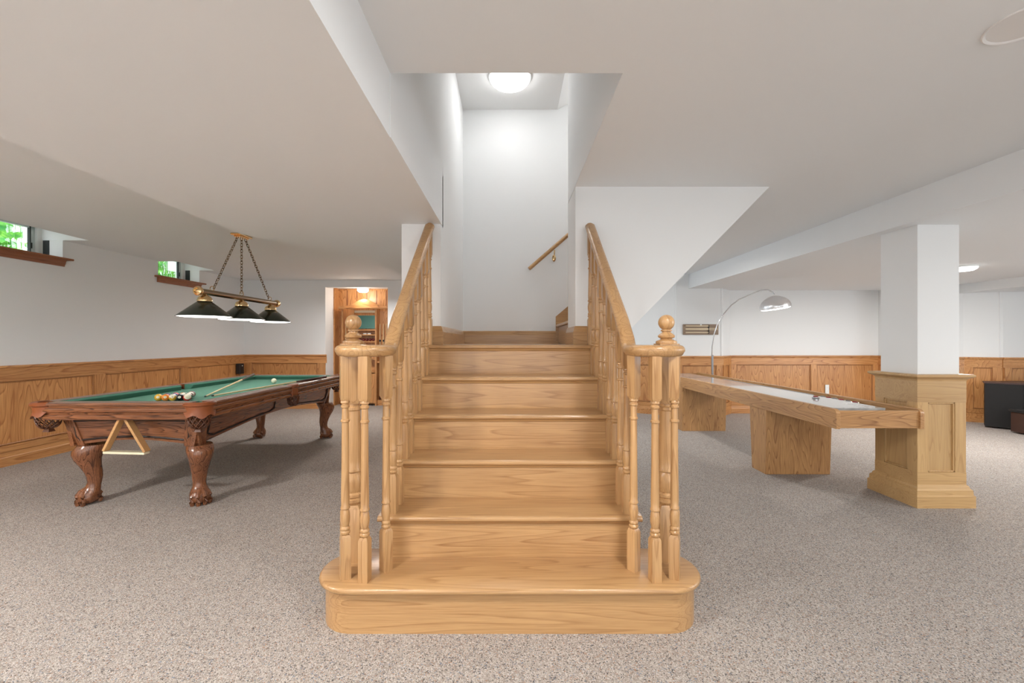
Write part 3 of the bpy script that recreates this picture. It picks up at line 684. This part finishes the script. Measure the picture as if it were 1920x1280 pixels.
# ------------------------------------------------------------------ NICHE: oak panelled back, cue cabinet, light
bm = B(); box(bm, NX0, NX1, 8.22, 8.26, 0, 2.219)
nb = struct('wall_niche', bm, 'wainZ')
for i in range(1, 6):
    bm = B(); x = NX0+(NX1-NX0)*i/6; box(bm, x-.006, x+.006, 8.212, 8.22, .02, 2.19); obj('panel_moulding', bm, 'cherryZ', nb)
bm = B(); box(bm, NX0, NX0+.02, 8.02, 8.22, 0, 2.219); obj('side_panel', bm, 'wainZ', nb)
nl = thing('niche_ceiling_light', (-2.75, 8.0, 2.22), 'small lit ceiling light above the cue cabinet in the doorway', 'ceiling light')
bm = B(); box(bm, -2.87, -2.64, 7.90, 8.10, 2.19, 2.22); obj('base', bm, 'chrome', nl)
bm = B(); lathe(bm, [(.10, -.03), (.10, -.07), (.07, -.095), (.0001, -.10)], -2.755, 8.0, 24, 2.22); obj('diffuser', bm, 'glowdome', nl, smooth=True)
cx0, cx1, cf, cb = -3.17, -2.28, 8.0, 8.20
cc = thing('cue_cabinet', ((cx0+cx1)/2, 8.1, 0), 'tall oak cue cabinet with curved crown and green mirror inside the doorway', 'cabinet')
bm = B(); box(bm, cx0, cx1, cb-.02, cb, 0, 1.85); obj('back_panel', bm, 'wainZ', cc)
for x in (cx0, cx1-.03, cx0+.22, cx1-.25):
    bm = B(); box(bm, x, x+.03, cf+(.03 if x in (cx0, cx1-.03) else 0), cb-.02, 0, 1.84); obj('upright', bm, 'wainZ', cc)
bm = B(); n_ = 16; poly = [(cx0-.03, 1.83), (cx1+.03, 1.83)]
for i in range(n_+1):
    t = 1-2*i/n_; poly.append(((cx0+cx1)/2+t*(cx1-cx0+.06)/2, 1.87+.13*(.5+.5*math.cos(PI*min(1, abs(t)*1.35)))))
prism(bm, poly, cf-.02, cf+.01, 'XZ'); obj('crown', bm, 'wainX', cc, bevel=.004)
bm = B(); box(bm, cx0-.04, cx1+.04, cf-.04, cf+.0, 1.815, 1.845); obj('crown_moulding', bm, 'wainX', cc, bevel=.006)
ix0, ix1 = cx0+.25, cx1-.25
bm = B(); box(bm, ix0, ix1, 8.12, 8.14, 1.45, 1.70); obj('mirror', bm, 'glassg', cc)
bm = B(); box(bm, ix0, ix1, cf+.02, cf+.06, 1.745, 1.79); obj('chalk_rail', bm, 'scorebar', cc)
for z in (1.42, 1.33, 1.20, .87, .63):
    bm = B(); box(bm, ix0, ix1, cf, cb-.02, z-.01, z+.01); obj('shelf', bm, 'wainX', cc)
bm = B(); box(bm, ix0, ix1, cf+.02, cf+.04, .63, .0+.02) if False else box(bm, ix0, ix1, cf+.01, cf+.03, .05, .60); obj('lower_door', bm, 'wainZ', cc)
for z in (.82, .57):
    bm = B(); box(bm, cx0+.03, cx0+.22, cf+.05, cf+.16, .0, .10) if z < .7 else box(bm, cx0+.03, cx0+.22, cf+.05, cf+.16, .80, .83); obj('cue_rest', bm, 'wainX', cc)
    bm = B(); box(bm, cx1-.22, cx1-.03, cf+.05, cf+.16, .0, .10) if z < .7 else box(bm, cx1-.22, cx1-.03, cf+.05, cf+.16, .80, .83); obj('cue_rest', bm, 'wainX', cc)
ordn = ['leftmost', 'second from the left', 'third from the left', 'third from the right', 'second from the right', 'rightmost']
for i, x in enumerate((cx0+.055, cx0+.115, cx0+.175, cx1-.185, cx1-.12, cx1-.06)):
    t = thing('cue_stick', (x, cf+.10, .10), 'upright cue stick in the oak cue cabinet, %s' % ordn[i], 'cue', 'cues standing in the cue cabinet')
    bm = B(); taper(bm, (0, 0, 0), (0, 0, .45), .016, .012); obj('butt', bm, 'cuebutt', t, smooth=True, local=True)
    bm = B(); taper(bm, (0, 0, .45), (0, 0, 1.44), .012, .007); obj('shaft', bm, 'maple', t, smooth=True, local=True)
    bm = B(); box(bm, x-.012, x+.012, cf+.09, cf+.12, 1.20, 1.24)
    obj('cue_clip', bm, 'black', cc)
for i in range(6):
    bm = B(); ball(bm, (0, 0, 0), .0285, 14, 10); o = obj('billiard_ball', bm, 'maroon', smooth=True); o.location = (ix0+.035+.063*i, cf+.04, 1.2385)
    tag(o, 'dark red ball on the cue cabinet shelf, %s of the row of six' % ['leftmost', 'second', 'third', 'fourth', 'fifth', 'rightmost'][i], 'billiard ball', 'red balls on the cue cabinet shelf')
for i, x in enumerate((ix1-.20, ix1-.12)):
    bm = B(); box(bm, -.03, .03, -.012, .012, 0, .02); o = obj('chalk_block', bm, 'white', bevel=.003); o.location = (x, cf+.04, 1.34)
    tag(o, 'small white chalk block on the cue cabinet shelf, %s of two' % ('left' if i == 0 else 'right'), 'chalk', 'chalk blocks in the cue cabinet')

# ------------------------------------------------------------------ POOL TABLE
TX0, TX1, TY0, TY1, TZ = -3.375, -2.15, 2.985, 5.545, .775
pt = thing('pool_table', ((TX0+TX1)/2, (TY0+TY1)/2, 0), 'carved dark oak pool table with green cloth, leather pockets and claw feet', 'pool table')
RW = .125
BED = TZ-.05
bm = B(); box(bm, TX0+.06, TX1-.06, TY0+.06, TY1-.06, TZ-.10, BED); obj('playing_surface', bm, 'felt', pt)
RPc = [(-.10, TZ-.12), (-.10, TZ-.001), (-.004, TZ), (.004, TZ-.004), (.008, TZ-.012), (.004, TZ-.020), (-.010, TZ-.024), (-.010, TZ-.034), (-.002, TZ-.038), (.004, TZ-.048), (.003, TZ-.062), (-.004, TZ-.070), (-.014, TZ-.074), (-.014, TZ-.082), (-.004, TZ-.087), (.002, TZ-.096), (.002, TZ-.110), (-.004, TZ-.12)]
CU = [(-.10, BED), (-.10, TZ-.002), (-.125, TZ-.003), (-.155, TZ-.009), (-.156, TZ-.014), (-.135, BED)]
cut = .105; YM = (TY0+TY1)/2
segs = [((TX1-cut, TY0), (TX0+cut, TY0), 'X'), ((TX0, TY0+cut), (TX0, YM-.06), 'Y'), ((TX0, YM+.06), (TX0, TY1-cut), 'Y'), ((TX0+cut, TY1), (TX1-cut, TY1), 'X'), ((TX1, TY1-cut), (TX1, YM+.06), 'Y'), ((TX1, YM-.06), (TX1, TY0+cut), 'Y')]
for a, b, ax in segs:
    d = (Vector(b)-Vector(a)).normalized(); nr = Vector((-d.y, d.x)); L = (Vector(b)-Vector(a)).length   # outward
    nr = -nr if (Vector(a)+nr*.1-Vector(((TX0+TX1)/2, YM))).length < (Vector(a)-nr*.1-Vector(((TX0+TX1)/2, YM))).length else nr
    def fr(s, n, z, a=a, d=d, nr=nr): return (a[0]+d.x*s+nr.x*n, a[1]+d.y*s+nr.y*n, z)
    bm = B(); hexa(bm, [fr(0, n, z) for n, z in RPc], [fr(L, n, z) for n, z in RPc]); obj('rail', bm, 'pool'+ax, pt)
    bm = B(); hexa(bm, [fr(-.03+(-n-.1)*.9, n, z) for n, z in CU], [fr(L+.03-(-n-.1)*.9, n, z) for n, z in CU]); obj('cushion', bm, 'feltd', pt)
# slanted apron with arched lower edge and outlined panels
def apron(p0, p1, ax, arch):
    d = (Vector(p1)-Vector(p0)).normalized(); L = (Vector(p1)-Vector(p0)).length; nr = Vector((d.y, -d.x))
    if (Vector(p0)+nr*.1-Vector(((TX0+TX1)/2, YM))).length < (Vector(p0)-nr*.1-Vector(((TX0+TX1)/2, YM))).length: nr = -nr
    zt_, zb_ = TZ-.12, .44; N = 24
    def P(u, v, n=0):     # u along 0..1, v 0 bottom..1 top
        s = u*L; zb2 = zb_+arch*max(0, math.cos((u-.5)*PI*1.0))**1.2*(1 if abs(u-.5) < .5 else 0)
        z = zb2+(zt_-zb2)*v; off = -.045*(1-(z-zb_)/(zt_-zb_))+n
        return (p0[0]+d.x*s+nr.x*off, p0[1]+d.y*s+nr.y*off, z)
    bm = B(); rows = []
    for i in range(N+1):
        u = i/N; rows.append([bm.verts.new(P(u, 0)), bm.verts.new(P(u, 1)), bm.verts.new(P(u, 1, -.03)), bm.verts.new(P(u, 0, -.03))])
    for a, b in zip(rows, rows[1:]):
        for i in range(4): bm.faces.new((a[i], a[(i+1) % 4], b[(i+1) % 4], b[i]))
    bm.faces.new(rows[0]); bm.faces.new(rows[-1][::-1]); ap = obj('apron', bm, 'pool'+ax, pt)
    halves = [(.07, .93)] if L < 1.3 else [(.05, .44), (.56, .95)]
    for a, b in halves:
        path = [P(a, .85, .002)]+[P(a, .30, .002)]
        for i in range(13): path.append(P(a+.03+(b-a-.06)*i/12, .15, .002))
        path += [P(b, .30, .002), P(b, .85, .002)]+[P(b-(b-a)*i/6, .88, .002) for i in range(0, 7)]
        bm = B(); tube(bm, path+[path[0]], .008, 6); obj('panel_groove', bm, plain('groove_dark', (.02, .008, .004), .5), ap, smooth=True)
ai = .115
apron((TX0+ai+.02, TY0+ai), (TX1-ai-.02, TY0+ai), 'X', .045); apron((TX0+ai+.02, TY1-ai), (TX1-ai-.02, TY1-ai), 'X', .045)
apron((TX0+ai, TY0+ai+.02), (TX0+ai, TY1-ai-.02), 'Y', .085); apron((TX1-ai, TY0+ai+.02), (TX1-ai, TY1-ai-.02), 'Y', .085)
for sx_ in (-1, 1):
    for sy_ in (-1, 1):
        cxp = (TX0+ai) if sx_ < 0 else (TX1-ai); cyp = (TY0+ai) if sy_ < 0 else (TY1-ai)
        def cor(o, w2, z): # chamfered corner
            X = cxp+sx_*o; Y_ = cyp+sy_*o
            return [(X, Y_-sy_*w2, z), (X-sx_*.012, Y_-sy_*.012, z), (X-sx_*w2, Y_, z), (X-sx_*w2, Y_-sy_*w2, z)]
        bm = B(); hexa(bm, cor(-.035, .10, .435), cor(.012, .10, TZ-.12)); obj('corner_post', bm, 'poolZ', pt, bevel=.006)
        # cabriole leg with claw-and-ball foot
        ox, oy = cxp-sx_*(.145 if sx_ < 0 else .062), cyp-sy_*.098
        dv = Vector((sx_, sy_, 0)).normalized(); sv = Vector((-dv.y, dv.x, 0))
        secs = [(.440, .004, .088), (.425, .012, .092), (.40, .028, .094), (.37, .036, .088), (.33, .034, .076), (.285, .020, .062), (.24, .006, .053), (.20, -.002, .047), (.16, -.002, .042), (.13, .004, .043), (.105, .016, .054), (.085, .028, .064), (.07, .03, .066)]
        bm = B(); rings = []; n_ = 18
        for z, o, r_ in secs:
            rings.append([bm.verts.new(Vector((ox, oy, z))+dv*(o+r_*math.copysign(abs(math.cos(t))**.8, math.cos(t)))+sv*(r_*math.copysign(abs(math.sin(t))**.8, math.sin(t))*(.92 if z > .3 else 1))) for t in [2*PI*i/n_ for i in range(n_)]])
        for a, b in zip(rings, rings[1:]):
            for i in range(n_): bm.faces.new((a[i], a[(i+1) % n_], b[(i+1) % n_], b[i]))
        bm.faces.new(rings[0][::-1]); bm.faces.new(rings[-1])
        fc = Vector((ox, oy, .052))+dv*.030
        ball(bm, fc, .066, 20, 14, (1, 1, .78))
        for an in (-1.05, -.35, .35, 1.05, PI):     # toes gripping the ball
            t = dv*math.cos(an)+sv*math.sin(an)
            sweep(bm, [fc+t*.020+Vector((0, 0, .055)), fc+t*.046+Vector((0, 0, .040)), fc+t*.064+Vector((0, 0, .012)), fc+t*.066+Vector((0, 0, -.022)), fc+t*.058+Vector((0, 0, -.047))], circ(.0150, 8))
            ball(bm, fc+t*.056+Vector((0, 0, .020)), .017, 10, 8)
        obj('leg', bm, 'poolZ', pt, smooth=True)
        # corner pocket: leather cap and net
        qx = TX0 if sx_ < 0 else TX1; qy = TY0 if sy_ < 0 else TY1
        c0 = Vector((qx-sx_*.085, qy-sy_*.085, 0))
        base = math.atan2(sy_, sx_); bm = B(); N = 16; ri = []
        for i in range(N+1):
            t = base+math.radians(-78+156*i/N); u = abs(i/N-.5)*2
            R0 = .072; R1 = .118-.022*(1-u)**0+.012*(1-u*u)-.0
            zb2 = TZ-.075-.028*math.cos(u*PI*.5)-.012*math.cos(u*PI*3)
            e = Vector((math.cos(t), math.sin(t), 0))
            ri.append([bm.verts.new(c0+e*R0+Vector((0, 0, TZ-.05))), bm.verts.new(c0+e*(R0+.003)+Vector((0, 0, TZ+.001))), bm.verts.new(c0+e*(R1-.004)+Vector((0, 0, TZ+.003))), bm.verts.new(c0+e*(R1+.008)+Vector((0, 0, TZ-.008))),
                       bm.verts.new(c0+e*(R1+.006)+Vector((0, 0, TZ-.022))), bm.verts.new(c0+e*(R1-.004)+Vector((0, 0, TZ-.028))), bm.verts.new(c0+e*(R1-.010)+Vector((0, 0, TZ-.06))), bm.verts.new(c0+e*(R1+.002)+Vector((0, 0, zb2))), bm.verts.new(c0+e*(R1-.012)+Vector((0, 0, zb2)))])
        for a, b in zip(ri, ri[1:]):
            for i in range(len(a)): bm.faces.new((a[i], a[(i+1) % len(a)], b[(i+1) % len(a)], b[i]))
        bm.faces.new(ri[0][::-1]); bm.faces.new(ri[-1])
        pk = obj('corner_pocket', bm, 'leather', pt, smooth=True)
        bm = B(); box(bm, c0.x-.05, c0.x+.05, c0.y-.05, c0.y+.05, BED+.0005, BED+.001); obj('pocket_mouth', bm, 'blackw', pk)
        bm = B()
        def netpt(th, ph): # hanging basket
            r_ = .072*math.cos(ph)**.55 if ph < 1.5 else .006
            return c0+Vector((math.cos(th)*r_, math.sin(th)*r_, TZ-.085-.105*math.sin(ph)))+dv*.018
        nn = 12
        for k_ in range(nn):
            for sg in (-1, 1):
                tube(bm, [netpt(2*PI*k_/nn+sg*j*.16, j*1.45/8) for j in range(9)], .0042, 5)
        for ph in (0.0, .05): tube(bm, [netpt(2*PI*i/20, ph) for i in range(21)], .006, 5)
        tz = netpt(0, 1.5).z; hexa(bm, [tuple(Vector((c0.x+dv.x*.018+a_*.024, c0.y+dv.y*.018+b_*.024, tz-.025))) for a_, b_ in ((-1, -1), (1, -1), (1, 1), (-1, 1))], [tuple(Vector((c0.x+dv.x*.018+a_*.012, c0.y+dv.y*.018+b_*.012, tz+.01))) for a_, b_ in ((-1, -1), (1, -1), (1, 1), (-1, 1))])
        obj('pocket_net', bm, 'net', pk, smooth=True)
for sx_ in (-1, 1):   # side pockets
    qx = TX0 if sx_ < 0 else TX1; bm = B()
    prof_ = []
    box(bm, min(qx+sx_*.012, qx-sx_*.06), max(qx+sx_*.012, qx-sx_*.06), YM-.065, YM+.065, TZ-.028, TZ+.003)
    box(bm, min(qx+sx_*.008, qx-sx_*.02), max(qx+sx_*.008, qx-sx_*.02), YM-.06, YM+.06, TZ-.12, TZ-.028)
    pk = obj('side_pocket', bm, 'leather', pt, bevel=.008)
    bm = B(); c0 = Vector((qx-sx_*.015, YM, 0))
    for k_ in range(10):
        for sg in (-1, 1):
            tube(bm, [c0+Vector((math.cos(2*PI*k_/10+sg*j*.16)*.055*math.cos(j*1.45/8)**.55, math.sin(2*PI*k_/10+sg*j*.16)*.055*math.cos(j*1.45/8)**.55, TZ-.11-.10*math.sin(j*1.45/8))) for j in range(9)], .004, 5)
    tube(bm, [c0+Vector((math.cos(2*PI*i/20)*.055, math.sin(2*PI*i/20)*.055, TZ-.11)) for i in range(21)], .006, 5)
    obj('pocket_net', bm, 'net', pk, smooth=True)
# triangle rack hanging under the near end
tr = thing('triangle_rack', (-2.68, TY0+.045, .42), 'pale wooden triangle ball rack hanging under the near end of the pool table', 'ball rack')
RKM = wood('rack_wood', (.62, .36, .15), (.40, .2, .08), 'X', rough=.35, contrast=.3)
def slab(a, b, w_, th):
    bm = B(); a = Vector(a); b = Vector(b); d = (b-a).normalized(); sd = d.cross(Vector((0, 1, 0))).normalized()*th/2; yv = Vector((0, w_, 0))
    hexa(bm, [a-sd, a+sd, a+sd+yv, a-sd+yv], [b-sd, b+sd, b+sd+yv, b-sd+yv]); return bm
yk = TY0+.03
def pk3(u, v, Y): return ((u-956)*Y/F, Y, H-(v-640)*Y/F)
A = pk3(227, 776, yk); Bp = pk3(192, 846, yk); Cp = pk3(270, 848, yk)
obj('side_bar', slab(A, Bp, .05, .018), RKM, tr, bevel=.003); obj('side_bar', slab(A, Cp, .05, .018), RKM, tr, bevel=.003)
obj('bottom_bar', slab((Bp[0]+.0, yk, Bp[2]-.01), (Cp[0], yk, Cp[2]-.01), .05, .016), 'ivory', tr, bevel=.003)
# balls
def ballmat(name, col, stripe):
    m, n, l, b = newmat(name); b.inputs['Roughness'].default_value = .12; b.inputs['Coat Weight'].default_value = .6
    tc = n.new('ShaderNodeTexCoord'); sp_ = n.new('ShaderNodeSeparateXYZ'); l.new(tc.outputs['Object'], sp_.inputs[0])
    ab = n.new('ShaderNodeMath'); ab.operation = 'ABSOLUTE'; l.new(sp_.outputs['Z'], ab.inputs[0])
    gt = n.new('ShaderNodeMath'); gt.operation = 'GREATER_THAN'; gt.inputs[1].default_value = .0155 if stripe else 1; l.new(ab.outputs[0], gt.inputs[0])
    mx = n.new('ShaderNodeMix'); mx.data_type = 'RGBA'; mx.inputs[6].default_value = (*col, 1); mx.inputs[7].default_value = (.80, .75, .60, 1)
    l.new(gt.outputs[0], mx.inputs[0]); l.new(mx.outputs[2], b.inputs['Base Color']); return m
Yc, Oc, Rc, Bk, Pu, Bl, Gr, Mr = (.75, .42, .04), (.72, .22, .03), (.55, .03, .02), (.008, .008, .01), (.09, .02, .13), (.01, .03, .25), (.01, .14, .05), (.16, .01, .02)
rows = [[('yellow', Yc, 0, '1'), ('orange', Oc, 0, '5'), ('yellow striped', Yc, 1, '9'), ('black', Bk, 0, '8'), ('red striped', Rc, 1, '11')],
        [('purple', Pu, 0, '4'), ('blue', Bl, 0, '2'), ('blue striped', Bl, 1, '10'), ('green striped', Gr, 1, '14')],
        [('red', Rc, 0, '3'), ('orange striped', Oc, 1, '13'), ('maroon striped', Mr, 1, '15')],
        [('green', Gr, 0, '6'), ('purple striped', Pu, 1, '12')],
        [('maroon', Mr, 0, '7')]]
BR_ = .0286; zb_ = BED+BR_
NUM = plain('number_black', (.01, .01, .01), .4)
def poolball(x, y, nm, m, lab, rot, num=None, grp='racked balls on the pool table'):
    t = B(); ball(t, (0, 0, 0), BR_, 28, 18); o = obj('pool_ball', t, m, smooth=True); o.location = (x, y, zb_); o.rotation_euler = rot
    tag(o, lab, 'pool ball', grp)
    if num:
        # white number spot towards the camera, built in the ball's own frame
        dirw = Vector((-x*.8-.3, -y, .9)).normalized(); dirl = o.rotation_euler.to_matrix().inverted() @ dirw
        q = dirl.to_track_quat('Z', 'Y').to_matrix().to_4x4()
        b2 = B(); pr = [(BR_*1.006*math.sin(a), BR_*1.006*math.cos(a)) for a in [.36*(1-i/5) for i in range(6)]]; pr[-1] = (.0001, BR_*1.006)
        lathe(b2, pr, seg=20, mat=q); s_ = obj('number_spot', b2, 'ivory', o, smooth=True, local=True)
        cu = bpy.data.curves.new('n', 'FONT'); cu.body = num; cu.size = .015; cu.align_x = 'CENTER'; cu.align_y = 'CENTER'; cu.extrude = .0003
        to = bpy.data.objects.new('n', cu); me = bpy.data.meshes.new_from_object(to); bpy.data.objects.remove(to)
        upw = o.rotation_euler.to_matrix().inverted() @ Vector((0, 0, 1)); zz = dirl; xx = upw.cross(zz).normalized(); yy = zz.cross(xx)
        mt = Matrix(((xx.x, yy.x, zz.x, 0), (xx.y, yy.y, zz.y, 0), (xx.z, yy.z, zz.z, 0), (0, 0, 0, 1))) @ Matrix.Translation((0, 0, BR_*1.012))
        me.transform(mt); me.materials.append(NUM); no = bpy.data.objects.new('number', me); C.objects.link(no); no.parent = s_
    return o
rc = Vector((-2.716, 3.44))
rowname = ['front row', 'second row', 'third row', 'fourth row', 'apex']
for i, row in enumerate(rows):
    for j, (nm, col, stp, num) in enumerate(row):
        x = rc.x+(j-(len(row)-1)/2)*.0578; y = rc.y+i*.0502
        poolball(x, y, nm, ballmat('ball_'+nm.replace(' ', '_'), col, stp), '%s pool ball numbered %s racked on the green table, %s' % (nm, num, rowname[i] if i == 4 else rowname[i]+' of the triangle'),
                 (random.uniform(.4, 1.6), random.uniform(-.8, .8), random.uniform(0, 3)), num)
poolball(-2.713, 4.905, 'cue', ballmat('ball_cue', (.82, .78, .58), 0), 'plain ivory cue ball alone at the far end of the pool table', (0, 0, 0), grp='loose ball')
del bpy.data.objects[[o.name for o in C.objects if o.get('group') == 'loose ball'][0]]['group']
def cue(a, b, lab):
    a = Vector(a); b = Vector(b)
    t = thing('pool_cue', a, lab, 'cue', 'cues lying on the pool table'); c1 = a.lerp(b, .68); c0 = a.lerp(b, .012)
    bm = B(); taper(bm, c0, c1, .0065, .0105); obj('shaft', bm, 'maple', t, smooth=True)
    bm = B(); taper(bm, c1, b, .0105, .0150); ball(bm, b, .015, 12, 8); obj('butt', bm, 'cuebutt', t, smooth=True)
    bm = B(); taper(bm, a, c0, .006, .0065); obj('tip', bm, 'black', t, smooth=True)
zf = BED+.009
cue((-2.615, 3.66, zf), (-3.165, 5.27, TZ+.022), 'pool cue with brown butt resting toward the far left corner pocket')
cue((-2.585, 3.70, zf+.0), (-2.13, 4.93, TZ+.020), 'pool cue with dark butt lying over the right rail near the side pocket')

# ------------------------------------------------------------------ POOL TABLE LAMP
LXp = -2.77; LY = [3.874, 4.405, 4.936]
lp = thing('pool_table_lamp', (LXp, LY[1], ZL2), 'brass bar lamp with three dark green cone shades hanging over the pool table', 'pendant lamp')
bm = B(); box(bm, LXp-.055, LXp+.055, LY[1]-.10, LY[1]+.10, ZL2-.022, ZL2); box(bm, LXp-.035, LXp+.035, LY[1]-.075, LY[1]+.075, ZL2-.036, ZL2-.02); obj('ceiling_plate', bm, 'brass', lp, bevel=.01)
zb = 1.655
bm = B(); sweep(bm, [(LXp, 3.80, zb), (LXp, 4.4, zb), (LXp, 5.06, zb)], circ(.027, 20)); obj('bar', bm, 'obrass', lp, smooth=True)
for ye, sg in ((3.79, -1), (5.07, 1)):
    bm = B(); mt = Matrix.Translation((LXp, ye, zb)) @ Matrix.Rotation(PI/2*sg*-1, 4, 'X')
    lathe(bm, [(.030, -.02), (.040, -.015), (.043, 0), (.038, .014), (.026, .018), (.022, .010), (.012, .016), (.0001, .020)], seg=24, mat=mt); obj('end_cap', bm, 'brass', lp, smooth=True)
def link_chain(a, b):
    a = Vector(a); b = Vector(b); L = (b-a).length; n_ = max(3, int(L/.030)); d = (b-a).normalized(); bm = B()
    s0 = d.cross(Vector((1, 0, 0))).normalized(); s1 = d.cross(s0)
    for i in range(n_):
        c = a.lerp(b, (i+.5)/n_); s_ = s0 if i % 2 else s1
        pts = [c+d*math.cos(t)*.0195+s_*math.sin(t)*.011 for t in [2*PI*j/10 for j in range(11)]]
        tube(bm, pts, .0036, 5)
    return bm
obj('chain', link_chain((LXp, LY[1]-.06, ZL2-.03), (LXp, 3.99, zb+.045)), 'obrass', lp, smooth=True)
obj('chain', link_chain((LXp, LY[1], ZL2-.03), (LXp, LY[1], zb+.045)), 'obrass', lp, smooth=True)
obj('chain', link_chain((LXp, LY[1]+.06, ZL2-.03), (LXp, 4.90, zb+.045)), 'obrass', lp, smooth=True)
for y in (3.97, LY[1], 4.92):
    bm = B(); tube(bm, [(LXp+.02*math.sin(t), y, zb+.042+.022*math.cos(t)) for t in [2*PI*j/14 for j in range(15)]], .0035, 6); obj('hanging_ring', bm, 'brass', lp, smooth=True)
for y in LY:
    bm = B(); lathe(bm, [(.018, 1.635), (.022, 1.625), (.045, 1.612), (.055, 1.600), (.058, 1.588), (.062, 1.578), (.060, 1.568), (.04, 1.567)], LXp, y, 24); fit = obj('shade_holder', bm, 'brass', lp, smooth=True)
    bm = B(); lathe(bm, [(.050, 1.572), (.216, 1.434), (.218, 1.430), (.2155, 1.430), (.048, 1.568)], LXp, y, 40); sh = obj('lamp_shade', bm, 'shade', lp, smooth=True)
    bm = B(); lathe(bm, [(.046, 1.565), (.2135, 1.4315), (.2125, 1.4315), (.044, 1.563)], LXp, y, 40); obj('shade_lining', bm, 'shadein', sh, smooth=True)
    bm = B(); lathe(bm, [(.0001, 1.428), (.19, 1.4285), (.205, 1.433), (.19, 1.4365), (.0001, 1.437)], LXp, y, 32); obj('diffuser', bm, 'glow', sh, smooth=True)
